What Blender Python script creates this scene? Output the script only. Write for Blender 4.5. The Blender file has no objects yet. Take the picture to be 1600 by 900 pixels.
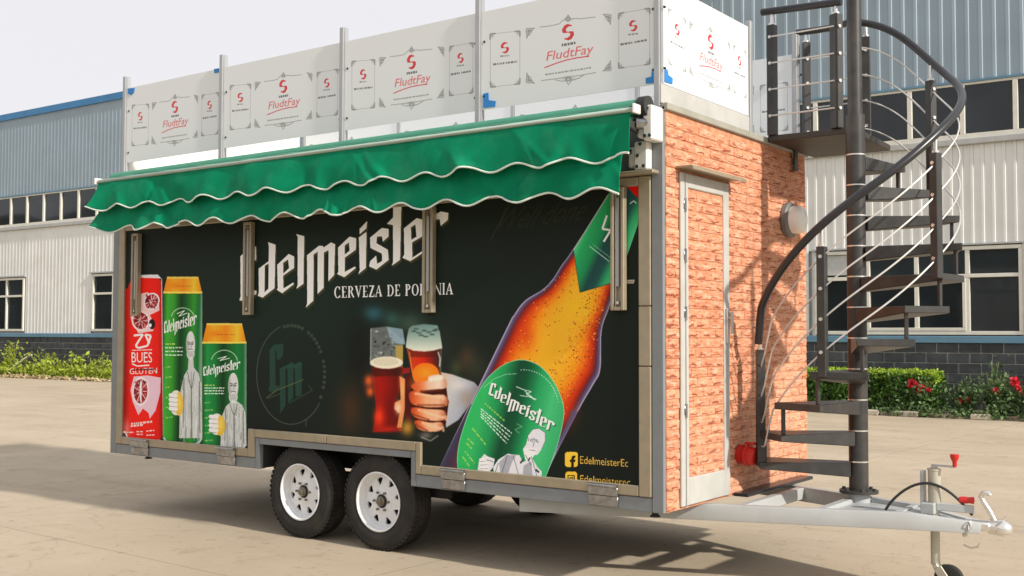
import bpy, bmesh, math, random
import numpy as np
from mathutils import Vector, Matrix
random.seed(7)
rng = np.random.default_rng(7)
R = math.radians
scene = bpy.context.scene
col = scene.collection

# ------------------------------------------------------------------ camera
CAM = np.array([3.0535, -5.6337, 1.4961])
FPX = 1730.56                               # focal length in photo pixels (1600 wide)
def cam_axes(yaw, pitch, roll):
    f = np.array([math.cos(pitch)*math.cos(yaw), math.cos(pitch)*math.sin(yaw), math.sin(pitch)])
    rt = np.array([math.sin(yaw), -math.cos(yaw), 0.0]); up = np.cross(rt, f)
    c, s = math.cos(roll), math.sin(roll)
    return c*rt+s*up, -s*rt+c*up, f
RT, UP, FW = cam_axes(R(126.3244), R(2.3709), R(0.1486))
cd = bpy.data.cameras.new('camera'); cam = bpy.data.objects.new('camera', cd); col.objects.link(cam)
cam.matrix_world = Matrix(((RT[0], UP[0], -FW[0], CAM[0]), (RT[1], UP[1], -FW[1], CAM[1]), (RT[2], UP[2], -FW[2], CAM[2]), (0, 0, 0, 1)))
cd.sensor_width = 36; cd.sensor_fit = 'HORIZONTAL'; cd.lens = FPX/1600*36
cd.clip_start = 0.05; cd.clip_end = 3000
scene.camera = cam
def on(u, v, ax, val):                      # photo pixel -> point on an axis plane (used to measure things)
    d = RT*(u-800)/FPX - UP*(v-450)/FPX + FW
    return CAM + d*((val-CAM[ax])/d[ax])

# ------------------------------------------------------------------ light
SUN_EL, SUN_AZ = R(31), R(-5)               # azimuth from +X towards +Y
to_sun = Vector((math.cos(SUN_EL)*math.cos(SUN_AZ), math.cos(SUN_EL)*math.sin(SUN_AZ), math.sin(SUN_EL)))
sl = bpy.data.lights.new('sun', 'SUN'); sl.energy = 4.7; sl.angle = R(1.8); sl.color = (1.0, 0.935, 0.83)
so = bpy.data.objects.new('sun', sl); col.objects.link(so); so.rotation_euler = to_sun.to_track_quat('Z', 'Y').to_euler()
so.location = (20, -4, 14)
w = bpy.data.worlds.new('World'); scene.world = w; w.use_nodes = True
nt = w.node_tree; bg = nt.nodes['Background']; bg.inputs['Strength'].default_value = 0.10
sky = nt.nodes.new('ShaderNodeTexSky'); sky.sky_type = 'NISHITA'; sky.sun_disc = False
sky.sun_elevation = SUN_EL; sky.sun_rotation = R(90)-SUN_AZ; sky.dust_density = 3.0; sky.air_density = 1.0
mx = nt.nodes.new('ShaderNodeMix'); mx.data_type = 'RGBA'; mx.inputs[0].default_value = 0.90
mx.inputs[7].default_value = (9.3, 9.15, 9.4, 1)      # thin white overcast in front of the blue
nt.links.new(sky.outputs[0], mx.inputs[6]); nt.links.new(mx.outputs[2], bg.inputs[0])
scene.view_settings.view_transform = 'Standard'; scene.view_settings.look = 'None'
scene.view_settings.exposure = 0.0; scene.view_settings.gamma = 1.0; scene.view_settings.use_curve_mapping = False
try:
    scene.cycles.max_bounces = 6; scene.cycles.use_denoising = True
except Exception: pass

# ------------------------------------------------------------------ helpers
OFF = {}
def tag(o, label=None, cat=None, group=None, kind=None):
    if label: o['label'] = label
    if cat: o['category'] = cat
    if group: o['group'] = group
    if kind: o['kind'] = kind
    return o
def thing(name, loc, label, cat, group=None, rz=0.0, local=False):
    o = bpy.data.objects.new(name, None); col.objects.link(o); o.empty_display_size = .2
    o.location = loc; o.rotation_euler = (0, 0, rz); tag(o, label, cat, group)
    OFF[o.name] = Vector((0, 0, 0)) if local else Vector(loc)
    return o
class MB:
    def __init__(s): s.bm = bmesh.new()
    def add(s, vs, fs):
        v = [s.bm.verts.new(p) for p in vs]
        out = []
        for f in fs:
            try: out.append(s.bm.faces.new([v[i] for i in f]))
            except ValueError: pass
        return v, out
    def box(s, x0, x1, y0, y1, z0, z1, bev=0.0, m=None):
        vs = [Vector(p) for p in ((x0,y0,z0),(x1,y0,z0),(x1,y1,z0),(x0,y1,z0),(x0,y0,z1),(x1,y0,z1),(x1,y1,z1),(x0,y1,z1))]
        if m is not None: vs = [m @ p for p in vs]
        v, f = s.add(vs, ((0,3,2,1),(4,5,6,7),(0,1,5,4),(1,2,6,5),(2,3,7,6),(3,0,4,7)))
        if bev > 0:
            es = {e for q in f for e in q.edges}
            bmesh.ops.bevel(s.bm, geom=list(es), offset=bev, segments=1, affect='EDGES', profile=.5)
        return s
    def bar(s, p0, p1, wd, ht, bev=0.0, roll=0.0):      # rectangular bar along p0->p1
        p0, p1 = Vector(p0), Vector(p1); d = p1-p0; L = d.length
        m = Matrix.Translation(p0) @ d.to_track_quat('X', 'Z').to_matrix().to_4x4() @ Matrix.Rotation(roll, 4, 'X')
        return s.box(0, L, -wd/2, wd/2, -ht/2, ht/2, bev, m)
    def cyl(s, p0, p1, r0, r1=None, n=16, caps=True):
        r1 = r0 if r1 is None else r1
        p0, p1 = Vector(p0), Vector(p1); q = (p1-p0).to_track_quat('Z', 'Y')
        a = [p0+q@Vector((r0*math.cos(2*math.pi*i/n), r0*math.sin(2*math.pi*i/n), 0)) for i in range(n)]
        b = [p1+q@Vector((r1*math.cos(2*math.pi*i/n), r1*math.sin(2*math.pi*i/n), 0)) for i in range(n)]
        f = [(i, (i+1)%n, n+(i+1)%n, n+i) for i in range(n)]
        if caps: f += [tuple(reversed(range(n))), tuple(range(n, 2*n))]
        s.add(a+b, f); return s
    def tube(s, pts, r, n=8):
        pts = [Vector(p) for p in pts]; rings = []; vs = []
        nrm = None
        for i, p in enumerate(pts):
            t = (pts[min(i+1, len(pts)-1)]-pts[max(i-1, 0)]).normalized()
            if nrm is None: nrm = t.orthogonal().normalized()
            nrm = (nrm-t*nrm.dot(t)).normalized(); b = t.cross(nrm)
            for k in range(n):
                a = 2*math.pi*k/n; vs.append(p+(nrm*math.cos(a)+b*math.sin(a))*r)
        f = []
        for i in range(len(pts)-1):
            for k in range(n):
                f.append((i*n+k, i*n+(k+1)%n, (i+1)*n+(k+1)%n, (i+1)*n+k))
        f += [tuple(reversed(range(n))), tuple(range((len(pts)-1)*n, len(pts)*n))]
        s.add(vs, f); return s
    def lathe(s, prof, o, ax, n=32, close=False):        # prof: (radius, along)
        o, ax = Vector(o), Vector(ax).normalized(); q = ax.to_track_quat('Z', 'Y'); vs = []; f = []
        for r, h in prof:
            for i in range(n):
                a = 2*math.pi*i/n; vs.append(o+q@Vector((r*math.cos(a), r*math.sin(a), h)))
        m = len(prof)
        for j in range(m-1 if not close else m):
            j2 = (j+1) % m
            for i in range(n): f.append((j*n+i, j*n+(i+1)%n, j2*n+(i+1)%n, j2*n+i))
        s.add(vs, f); return s
    def prism(s, poly, a, b):                            # poly: 2D points; a,b: functions 2D->3D for both ends
        n = len(poly); vs = [Vector(a(p)) for p in poly]+[Vector(b(p)) for p in poly]
        s.add(vs, [tuple(range(n)), tuple(reversed(range(n, 2*n)))]+[(i, n+i, n+(i+1)%n, (i+1)%n) for i in range(n)]); return s
    def mesh(s, name, off=None, smooth=None):
        bmesh.ops.recalc_face_normals(s.bm, faces=s.bm.faces)
        if off is not None: bmesh.ops.translate(s.bm, verts=s.bm.verts, vec=-off)
        me = bpy.data.meshes.new(name); s.bm.to_mesh(me); s.bm.free()
        if smooth:
            for p in me.polygons: p.use_smooth = True
            me.set_sharp_from_angle(angle=R(smooth))
        return me
def obj(name, me, m, parent=None, loc=None):
    o = bpy.data.objects.new(name, me); col.objects.link(o)
    if m is not None and not me.materials: me.materials.append(m)
    if parent is not None:
        o.parent = parent; OFF[o.name] = OFF[parent.name].copy()
        if loc is not None: o.location = Vector(loc)-OFF[parent.name]; OFF[o.name] = Vector(loc)
    elif loc is not None: o.location = loc
    return o
def part(name, mb, m, parent, smooth=None):
    return obj(name, mb.mesh(name, OFF[parent.name], smooth), m, parent)
def dup(o, parent, loc, rot=None):                       # copy of one part sharing its mesh
    c = o.copy(); col.objects.link(c); c.parent = parent; c.location = Vector(loc)-OFF[parent.name]
    if rot: c.rotation_euler = rot
    OFF[c.name] = Vector(loc); return c

# ------------------------------------------------------------------ materials
def nodes(name):
    m = bpy.data.materials.new(name); m.use_nodes = True
    n = m.node_tree; return m, n, n.nodes['Principled BSDF']
def N(nt, t, **k):
    x = nt.nodes.new(t)
    for a, b in k.items():
        if hasattr(x, a): setattr(x, a, b)
        else: x.inputs[a].default_value = b
    return x
def mat(name, c, rough=.5, metal=0.0, var=.12, scale=6.0, bump=0.0, bscale=60.0, rand=0.0, dirt=None, dscale=2.0, spec=.5, island=0.0, trans=0.0):
    """base colour with fine mottling, optional per-object variation, wear blotches and relief"""
    m, n, b = nodes(name)
    tc = N(n, 'ShaderNodeTexCoord'); no = N(n, 'ShaderNodeTexNoise'); no.inputs['Scale'].default_value = scale; no.inputs['Detail'].default_value = 6
    geo = N(n, 'ShaderNodeNewGeometry')
    n.links.new(geo.outputs['Position'], no.inputs['Vector'])
    mr = N(n, 'ShaderNodeMapRange'); mr.inputs[1].default_value = .3; mr.inputs[2].default_value = .7; mr.inputs[3].default_value = 1-var; mr.inputs[4].default_value = 1+var
    n.links.new(no.outputs[0], mr.inputs[0]); val = mr.outputs[0]
    def mul(a, src, amt):
        q = N(n, 'ShaderNodeMapRange'); q.inputs[3].default_value = 1-amt; q.inputs[4].default_value = 1+amt
        n.links.new(src, q.inputs[0]); t = N(n, 'ShaderNodeMath', operation='MULTIPLY'); n.links.new(a, t.inputs[0]); n.links.new(q.outputs[0], t.inputs[1]); return t.outputs[0]
    if rand:
        oi = N(n, 'ShaderNodeObjectInfo'); val = mul(val, oi.outputs['Random'], rand)
    if island: val = mul(val, geo.outputs['Random Per Island'], island)
    vm = N(n, 'ShaderNodeVectorMath', operation='SCALE'); vm.inputs[0].default_value = c[:3]; n.links.new(val, vm.inputs['Scale'])
    out = vm.outputs[0]
    if dirt:
        d = N(n, 'ShaderNodeTexNoise'); d.inputs['Scale'].default_value = dscale; d.inputs['Detail'].default_value = 8; d.inputs['Roughness'].default_value = .65
        n.links.new(geo.outputs['Position'], d.inputs['Vector'])
        dr = N(n, 'ShaderNodeMapRange'); dr.inputs[1].default_value = .5; dr.inputs[2].default_value = .72; dr.inputs[4].default_value = dirt[3]
        n.links.new(d.outputs[0], dr.inputs[0]); mi = N(n, 'ShaderNodeMix', data_type='RGBA'); n.links.new(dr.outputs[0], mi.inputs[0]); n.links.new(out, mi.inputs[6]); mi.inputs[7].default_value = (*dirt[:3], 1); out = mi.outputs[2]
    n.links.new(out, b.inputs['Base Color'])
    b.inputs['Roughness'].default_value = rough; b.inputs['Metallic'].default_value = metal; b.inputs['Specular IOR Level'].default_value = spec
    if bump:
        nb = N(n, 'ShaderNodeTexNoise'); nb.inputs['Scale'].default_value = bscale; nb.inputs['Detail'].default_value = 5; n.links.new(geo.outputs['Position'], nb.inputs['Vector'])
        bp = N(n, 'ShaderNodeBump'); bp.inputs['Strength'].default_value = bump; bp.inputs['Distance'].default_value = .01; n.links.new(nb.outputs[0], bp.inputs['Height']); n.links.new(bp.outputs[0], b.inputs['Normal'])
    if trans:
        tr = N(n, 'ShaderNodeBsdfTranslucent'); n.links.new(out, tr.inputs['Color']); ms = N(n, 'ShaderNodeMixShader'); ms.inputs[0].default_value = trans
        n.links.new(b.outputs[0], ms.inputs[1]); n.links.new(tr.outputs[0], ms.inputs[2]); n.links.new(ms.outputs[0], n.nodes['Material Output'].inputs[0])
    return m
M = {}
M['gray_paint'] = mat('grey painted steel', (.215, .23, .24), .45, var=.06, scale=9, dirt=(.15, .15, .145, .25), spec=.35)
M['white_paint'] = mat('white painted steel', (.72, .71, .67), .4, var=.05, scale=8, dirt=(.42, .39, .32, .35), dscale=3)
M['tongue_paint'] = mat('silver grey painted drawbar', (.43, .45, .455), .4, var=.07, scale=8, dirt=(.30, .29, .265, .4), dscale=4)
M['door_frame'] = mat('pale aluminium door frame', (.47, .47, .445), .45, var=.05, scale=10, dirt=(.33, .31, .27, .4))
M['beige_alu'] = mat('champagne aluminium', (.36, .305, .215), .42, .3, var=.08, scale=14)
M['black_metal'] = mat('dark powder coated steel', (.034, .033, .032), .42, var=.2, scale=10, bump=.06, bscale=150, dirt=(.09, .08, .065, .35), dscale=5)
M['rail_black'] = mat('black plastic handrail', (.022, .022, .026), .3, var=.1)
M['steel'] = mat('stainless steel', (.78, .77, .74), .28, .85, var=.05)
M['cable'] = mat('steel cable', (.62, .61, .585), .4, .3, var=.04)
M['chrome'] = mat('worn chrome', (.34, .345, .35), .25, .9, var=.25, scale=25)
M['tyre'] = mat('tyre rubber', (.017, .0155, .014), .75, var=.25, scale=8, bump=.15, bscale=120, dirt=(.06, .045, .03, .5), dscale=4)
M['rim'] = mat('white wheel enamel', (.80, .81, .82), .3, var=.04, dirt=(.55, .5, .44, .25), dscale=6)
M['dark'] = mat('dark underside', (.03, .03, .03), .8)
M['brass_hub'] = mat('greased hub metal', (.22, .2, .15), .4, .7)
M['red_plastic'] = mat('red plastic', (.55, .02, .015), .35, var=.08)
M['awning'] = mat('green awning canvas', (.0, .245, .118), .75, var=.12, scale=7, bump=.35, bscale=11, dirt=(.06, .32, .17, .30), dscale=5, trans=.18, spec=.15)
M['awning_top'] = mat('faded green canvas', (.07, .30, .20), .6, var=.1, trans=.1)
M['piping'] = mat('pale edge binding', (.62, .70, .64), .6)
M['brick'] = mat('brick', (.70, .325, .175), .85, var=.24, scale=22, bump=.4, bscale=90, rand=.13, dirt=(.80, .56, .39, .8), dscale=8)
M['mortar'] = mat('brick joints', (.54, .235, .13), .9, var=.3, scale=20, bump=.2)
M['lamp_glass'] = mat('milky lamp glass', (.90, .89, .84), .25, var=.03)
M['lamp_ring'] = mat('dark lamp ring', (.17, .165, .155), .5)
M['blue_tape'] = mat('blue tape', (.02, .22, .58), .5)
M['post_alu'] = mat('aluminium post', (.42, .43, .44), .35, .4, var=.05)
M['clad_white'] = mat('off white cladding', (.70, .71, .69), .5, var=.05, scale=1.5, rand=.03, dirt=(.52, .50, .44, .35), dscale=.9)
M['clad_blue'] = mat('blue grey cladding', (.275, .36, .425), .5, var=.06, scale=1.2, rand=.05, dirt=(.25, .30, .33, .4), dscale=.7)
M['trim_blue'] = mat('blue trim', (.11, .235, .335), .5, var=.1, scale=2)
M['roof_blue'] = mat('blue roof edge', (.035, .19, .42), .45, var=.08, scale=2)
M['win_white'] = mat('white window frame', (.68, .67, .60), .45, var=.06)
M['sill_gray'] = mat('grey sill', (.42, .43, .42), .5, var=.08)
M['block'] = mat('dark painted block', (.045, .05, .056), .75, var=.25, scale=5, bump=.3, bscale=40, rand=.25, dirt=(.12, .12, .12, .35), dscale=2)
M['joint'] = mat('pale mortar joint', (.42, .42, .40), .9, var=.2)
M['glass'] = mat('dark window glass', (.022, .028, .032), .04, var=.2, scale=.8, spec=.42, rand=.35)
M['curtain'] = mat('pale blind behind glass', (.45, .47, .47), .6)
M['hedge_leaf'] = mat('hedge leaf', (.085, .19, .026), .45, var=.35, scale=5, island=.75, trans=.35)
M['hedge_top'] = mat('sunlit hedge leaf', (.36, .50, .045), .55, var=.2, scale=4, island=.35, trans=.4)  # sunlight on the hedge top put into a brighter, yellower leaf colour
M['rose_leaf'] = mat('rose leaf', (.11, .185, .065), .5, var=.25, scale=5, island=.6, trans=.3)
M['weed_leaf'] = mat('weed leaf', (.36, .44, .05), .6, var=.25, scale=3, island=.4, trans=.4)
M['stem'] = mat('plant stem', (.16, .17, .06), .7)
M['rose'] = mat('red rose petals', (.62, .02, .04), .5, var=.2, scale=20, island=.3, trans=.2)
M['dry'] = mat('dry straw', (.45, .36, .2), .9, var=.3, scale=6, island=.3)
M['soil'] = mat('bed soil', (.20, .155, .105), .95, var=.3, scale=5, bump=.8, bscale=15)
M['kerb'] = mat('pale kerb stone', (.48, .42, .33), .85, var=.18, scale=6, bump=.3)
M['hill'] = mat('far wooded hill', (.05, .065, .05), .9, var=.3, scale=.03)
M['board'] = mat('white board', (.75, .73, .66), .6)
M['flash'] = mat('pale roof flashing', (.66, .66, .63), .45, var=.05, scale=4, dirt=(.45, .42, .36, .4), dscale=5)
M['cable_black'] = mat('black cable', (.015, .015, .015), .45)

def brick_mat():
    m, n, b = nodes('brick facing'); geo = N(n, 'ShaderNodeNewGeometry'); P = geo.outputs['Position']; oi = N(n, 'ShaderNodeObjectInfo')
    def noise(vec, s, d=3, r=.5):
        mp = N(n, 'ShaderNodeMapping'); mp.inputs['Scale'].default_value = vec; n.links.new(P, mp.inputs[0])
        x = N(n, 'ShaderNodeTexNoise'); x.inputs['Scale'].default_value = s; x.inputs['Detail'].default_value = d; x.inputs['Roughness'].default_value = r; n.links.new(mp.outputs[0], x.inputs['Vector']); return x.outputs[0]
    def mapr(src, a, c, lo=0., hi=1.):
        x = N(n, 'ShaderNodeMapRange'); x.inputs[1].default_value = a; x.inputs[2].default_value = c; x.inputs[3].default_value = lo; x.inputs[4].default_value = hi; n.links.new(src, x.inputs[0]); return x.outputs[0]
    def mix(f, a, c):
        x = N(n, 'ShaderNodeMix', data_type='RGBA'); n.links.new(f, x.inputs[0])
        for s, i in ((a, 6), (c, 7)):
            if isinstance(s, tuple): x.inputs[i].default_value = (*s, 1)
            else: n.links.new(s, x.inputs[i])
        return x.outputs[2]
    c = mix(oi.outputs['Random'], (.56, .215, .115), (.66, .295, .165))
    c = mix(mapr(noise((1, 4, 22), 2.2, 5, .6), .45, .70, 0, .8), c, (.76, .50, .36))
    c = mix(mapr(noise((1, 6, 22), 1.7, 4, .6), .52, .68, 0, .75), c, (.50, .20, .10))
    uv = N(n, 'ShaderNodeUVMap'); uv.uv_map = 'UVMap'; sx = N(n, 'ShaderNodeSeparateXYZ'); n.links.new(uv.outputs[0], sx.inputs[0])
    def math_(op, a, c_):
        x = N(n, 'ShaderNodeMath', operation=op)
        for s, i in ((a, 0), (c_, 1)):
            if isinstance(s, float): x.inputs[i].default_value = s
            else: n.links.new(s, x.inputs[i])
        return x.outputs[0]
    wob = math_('MULTIPLY', math_('SUBTRACT', noise((1, 7, 14), 2.0, 3), .5), .045)
    dz = math_('ABSOLUTE', math_('ADD', math_('ADD', sx.outputs[1], wob), .012), 0.0); dy = math_('ABSOLUTE', math_('ADD', math_('ADD', sx.outputs[0], math_('MULTIPLY', wob, 3.0)), .02), 0.0)
    dash = math_('MULTIPLY', mapr(dz, .0035, .008, 1, 0), mapr(dy, .036, .058, 1, 0)); dash = math_('MULTIPLY', dash, mapr(noise((1, 2.6, 9), 1.5, 2), .30, .50, .25, .95))
    c = mix(dash, c, (.24, .055, .025))
    c = mix(mapr(noise((1, 10, 56), 1.5, 2), .57, .65, 0, .8), c, (.34, .10, .055))
    c = mix(mapr(noise((1, 1, 1), .9, 3), .45, .7, 0, .35), c, (.66, .40, .27))
    n.links.new(c, b.inputs['Base Color']); b.inputs['Roughness'].default_value = .7; b.inputs['Specular IOR Level'].default_value = .3
    bp = N(n, 'ShaderNodeBump'); bp.inputs['Strength'].default_value = .4; bp.inputs['Distance'].default_value = .006; n.links.new(noise((1, 8, 24), 3, 6, .65), bp.inputs['Height']); n.links.new(bp.outputs[0], b.inputs['Normal'])
    return m
M['brick'] = brick_mat()
def ground_mat():
    m, n, b = nodes('concrete yard')
    geo = N(n, 'ShaderNodeNewGeometry'); P = geo.outputs['Position']
    def noise(s, d=6, r=.55, vec=None):
        x = N(n, 'ShaderNodeTexNoise'); x.inputs['Scale'].default_value = s; x.inputs['Detail'].default_value = d; x.inputs['Roughness'].default_value = r
        n.links.new(vec or P, x.inputs['Vector']); return x.outputs[0]
    def mapr(src, a, c, lo=0., hi=1.):
        x = N(n, 'ShaderNodeMapRange'); x.inputs[1].default_value = a; x.inputs[2].default_value = c; x.inputs[3].default_value = lo; x.inputs[4].default_value = hi; n.links.new(src, x.inputs[0]); return x.outputs[0]
    def mixc(f, a, c, bl='MIX'):
        x = N(n, 'ShaderNodeMix', data_type='RGBA', blend_type=bl); n.links.new(f, x.inputs[0]) if not isinstance(f, float) else setattr(x.inputs[0], 'default_value', f)
        for s, i in ((a, 6), (c, 7)):
            if isinstance(s, tuple): x.inputs[i].default_value = (*s, 1)
            else: n.links.new(s, x.inputs[i])
        return x.outputs[2]
    c = mixc(mapr(noise(.5), .35, .65), (.415, .342, .25), (.49, .412, .308))
    # sweeping marks along the yard, stretched in X
    mp = N(n, 'ShaderNodeMapping'); mp.inputs['Scale'].default_value = (.25, 1.6, 1); mp.inputs['Rotation'].default_value = (0, 0, R(8)); n.links.new(P, mp.inputs[0])
    c = mixc(mapr(noise(1.2, 7, .6, mp.outputs[0]), .52, .74, 0, .55), c, (.315, .25, .175))
    c = mixc(mapr(noise(3.5, 8, .7), .56, .76, 0, .75), c, (.26, .205, .14))
    c = mixc(mapr(noise(28, 4, .6), .62, .78, 0, .6), c, (.22, .18, .135))
    c = mixc(mapr(noise(1.7, 5, .6), .58, .75, 0, .5), c, (.53, .45, .335))
    sp_ = N(n, 'ShaderNodeTexVoronoi'); sp_.inputs['Scale'].default_value = 5.5; n.links.new(P, sp_.inputs['Vector'])
    c = mixc(mapr(sp_.outputs['Distance'], .03, .10, .55, 0), c, (.20, .16, .115))
    c = mixc(mapr(noise(9, 3, .5), .64, .74, 0, .5), c, (.25, .20, .14))
    # cracks
    vo = N(n, 'ShaderNodeTexVoronoi', feature='DISTANCE_TO_EDGE'); vo.inputs['Scale'].default_value = .22
    wa = N(n, 'ShaderNodeMix', data_type='VECTOR'); nz = N(n, 'ShaderNodeTexNoise'); nz.inputs['Scale'].default_value = 1.3; nz.inputs['Detail'].default_value = 6; n.links.new(P, nz.inputs['Vector'])
    va = N(n, 'ShaderNodeVectorMath', operation='MULTIPLY_ADD'); va.inputs[1].default_value = (.9, .9, 0); n.links.new(nz.outputs['Color'], va.inputs[0]); n.links.new(P, va.inputs[2]); n.links.new(va.outputs[0], vo.inputs['Vector'])
    c = mixc(mapr(vo.outputs['Distance'], .0, .0022, .28, 0), c, (.2, .155, .11))
    # cast slab joints every 5 m
    br = N(n, 'ShaderNodeTexBrick', offset=0.0); br.inputs['Scale'].default_value = 1; br.inputs['Mortar Size'].default_value = .009; br.inputs['Brick Width'].default_value = 5.5; br.inputs['Row Height'].default_value = 5.0; br.inputs['Mortar Smooth'].default_value = .4
    mp2 = N(n, 'ShaderNodeMapping'); mp2.inputs['Location'].default_value = (1.7, 1.2, 0); mp2.inputs['Rotation'].default_value = (0, 0, R(2)); n.links.new(P, mp2.inputs[0]); n.links.new(mp2.outputs[0], br.inputs['Vector'])
    c = mixc(mapr(br.outputs['Fac'], 0, 1, 0, .45), c, (.2, .155, .11))
    n.links.new(c, b.inputs['Base Color']); b.inputs['Roughness'].default_value = .85; b.inputs['Specular IOR Level'].default_value = .3
    bp = N(n, 'ShaderNodeBump'); bp.inputs['Strength'].default_value = .35; bp.inputs['Distance'].default_value = .01; n.links.new(noise(22, 8, .65), bp.inputs['Height']); n.links.new(bp.outputs[0], b.inputs['Normal'])
    return m
M['ground'] = ground_mat()

def img_mat(name, img, rough=.35, spec=.5):
    m, n, b = nodes(name)
    t = N(n, 'ShaderNodeTexImage'); t.image = img; t.extension = 'EXTEND'
    n.links.new(t.outputs[0], b.inputs['Base Color']); b.inputs['Roughness'].default_value = rough; b.inputs['Specular IOR Level'].default_value = spec
    return m

# ------------------------------------------------------------------ flat print painter (numpy -> generated image)
def s2(c): return np.array(c, float)/255.0
class Canvas:
    def __init__(s, ax, val, h0, h1, z0, z1, ppm, base):
        s.ax, s.val, s.h0, s.z0, s.ppm = ax, val, h0, z0, ppm
        s.W, s.H = int((h1-h0)*ppm), int((z1-z0)*ppm); s.h1, s.z1 = h1, z1
        s.im = np.empty((s.H, s.W, 3)); s.im[:] = s2(base)
    def T(s, pts):
        o = []
        for u, v in pts:
            p = on(u, v, s.ax, s.val); o.append(((p[1-s.ax]-s.h0)*s.ppm, (p[2]-s.z0)*s.ppm))
        return np.array(o)
    def bbox(s, P, pad=0):
        x0, y0 = np.floor(P.min(0)-pad).astype(int); x1, y1 = np.ceil(P.max(0)+pad).astype(int)+1
        return max(x0, 0), min(x1, s.W), max(y0, 0), min(y1, s.H)
    def mask(s, loops):
        A = np.concatenate(loops); x0, x1, y0, y1 = s.bbox(A)
        if x1 <= x0 or y1 <= y0: return None
        X, Y = np.meshgrid(np.arange(x0, x1)+.5, np.arange(y0, y1)+.5); m = np.zeros(X.shape, bool)
        for P in loops:
            for (ax, ay), (bx, by) in zip(P, np.roll(P, -1, 0)):
                if ay == by: continue
                c = ((Y >= ay) != (Y >= by))
                m ^= c & (X < ax+(Y-ay)*(bx-ax)/(by-ay))
        return x0, x1, y0, y1, m, X, Y
    def put(s, r, colr, a=1.0):
        x0, x1, y0, y1, m = r[:5]; sub = s.im[y0:y1, x0:x1]; mm = m.astype(float)*a
        sub += (colr-sub)*mm[..., None]
    def fill(s, pts, c, a=1.0, holes=(), tex=False):
        L = [np.array(p, float) if tex else s.T(p) for p in (pts, *holes)]; r = s.mask(L)
        if r: s.put(r, s2(c), a)
    def grad(s, pts, p0, p1, stops, a=1.0, noise=0.0):
        r = s.mask([s.T(pts)])
        if not r: return
        A, B = s.T([p0, p1]); d = B-A; t = ((r[5]-A[0])*d[0]+(r[6]-A[1])*d[1])/(d@d)
        ts = [q[0] for q in stops]; c = np.stack([np.interp(t, ts, [q[1][k] for q in stops]) for k in range(3)], -1)/255.0
        if noise: c = c+rng.normal(0, noise, c.shape[:2])[..., None]
        s.put(r, c, a)
    def ell(s, cx, cy, rx, ry, c, a=1.0, rot=0.0, n=36, ring=None):
        def lp(k): return [(cx+k*(rx*math.cos(t)*math.cos(rot)-ry*math.sin(t)*math.sin(rot)), cy+k*(rx*math.cos(t)*math.sin(rot)+ry*math.sin(t)*math.cos(rot))) for t in np.linspace(0, 2*math.pi, n, endpoint=False)]
        s.fill(lp(1), c, a, holes=[lp(1-ring)] if ring else ())
    def blob(s, cx, cy, rx, ry, c, a=1.0):               # soft round spot
        P = s.T([(cx-2*rx, cy-2*ry), (cx+2*rx, cy+2*ry), (cx-2*rx, cy+2*ry), (cx+2*rx, cy-2*ry)]); x0, x1, y0, y1 = s.bbox(P)
        if x1 <= x0 or y1 <= y0: return
        C, E1, E2 = s.T([(cx, cy), (cx+rx, cy), (cx, cy+ry)]); J = np.linalg.inv(np.stack([E1-C, E2-C], 1))
        X, Y = np.meshgrid(np.arange(x0, x1)+.5-C[0], np.arange(y0, y1)+.5-C[1])
        g = np.exp(-((J[0, 0]*X+J[0, 1]*Y)**2+(J[1, 0]*X+J[1, 1]*Y)**2))*a
        sub = s.im[y0:y1, x0:x1]; sub += (s2(c)-sub)*g[..., None]
    def line(s, pts, wd, c, a=1.0):                      # width in photo px
        for (ax, ay), (bx, by) in zip(pts[:-1], pts[1:]):
            dx, dy = bx-ax, by-ay; l = math.hypot(dx, dy) or 1; nx, ny = -dy/l*wd/2, dx/l*wd/2
            s.fill([(ax+nx, ay+ny), (bx+nx, by+ny), (bx-nx, by-ny), (ax-nx, ay-ny)], c, a)
    def cap(s, a0, b0, r, c, al=1.0):
        s.line([a0, b0], 2*r, c, al); s.ell(*a0, r, r, c, al, n=18); s.ell(*b0, r, r, c, al, n=18)
    def blur(s, px, r, passes=2):                        # box blur of a photo-pixel rectangle, r in texels
        P = s.T([(px[0], px[1]), (px[2], px[1]), (px[2], px[3]), (px[0], px[3])]); x0, x1, y0, y1 = s.bbox(P); a = s.im[y0:y1, x0:x1].copy()
        for _ in range(passes):
            for ax in (0, 1):
                q = np.concatenate([np.repeat(a.take([0], ax), r+1, ax), a, np.repeat(a.take([-1], ax), r, ax)], ax).cumsum(ax)
                L = a.shape[ax]; a = (q.take(range(2*r+1, 2*r+1+L), ax)-q.take(range(0, L), ax))/(2*r+1)
        s.im[y0+r:y1-r, x0+r:x1-r] = a[r:-r, r:-r]
    def text(s, string, o, xe, upv, c, a=1.0, shear=0.0):
        V, F = glyphs(string)
        o, xe, upv = np.array(o, float), np.array(xe, float), np.array(upv, float)
        P = s.T([tuple(o+(xe-o)*(x+shear*y)+upv*y) for x, y in V])
        for f in F: s.fill(P[list(f)], c, a, tex=True)
    def image(s, name):
        im = bpy.data.images.new(name, s.W, s.H, alpha=False)
        px = np.ones((s.H, s.W, 4), np.float32); px[..., :3] = np.clip(s.im, 0, 1)
        im.pixels.foreach_set(px.ravel()); im.update(); im.pack(); return im
_g = {}
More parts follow.
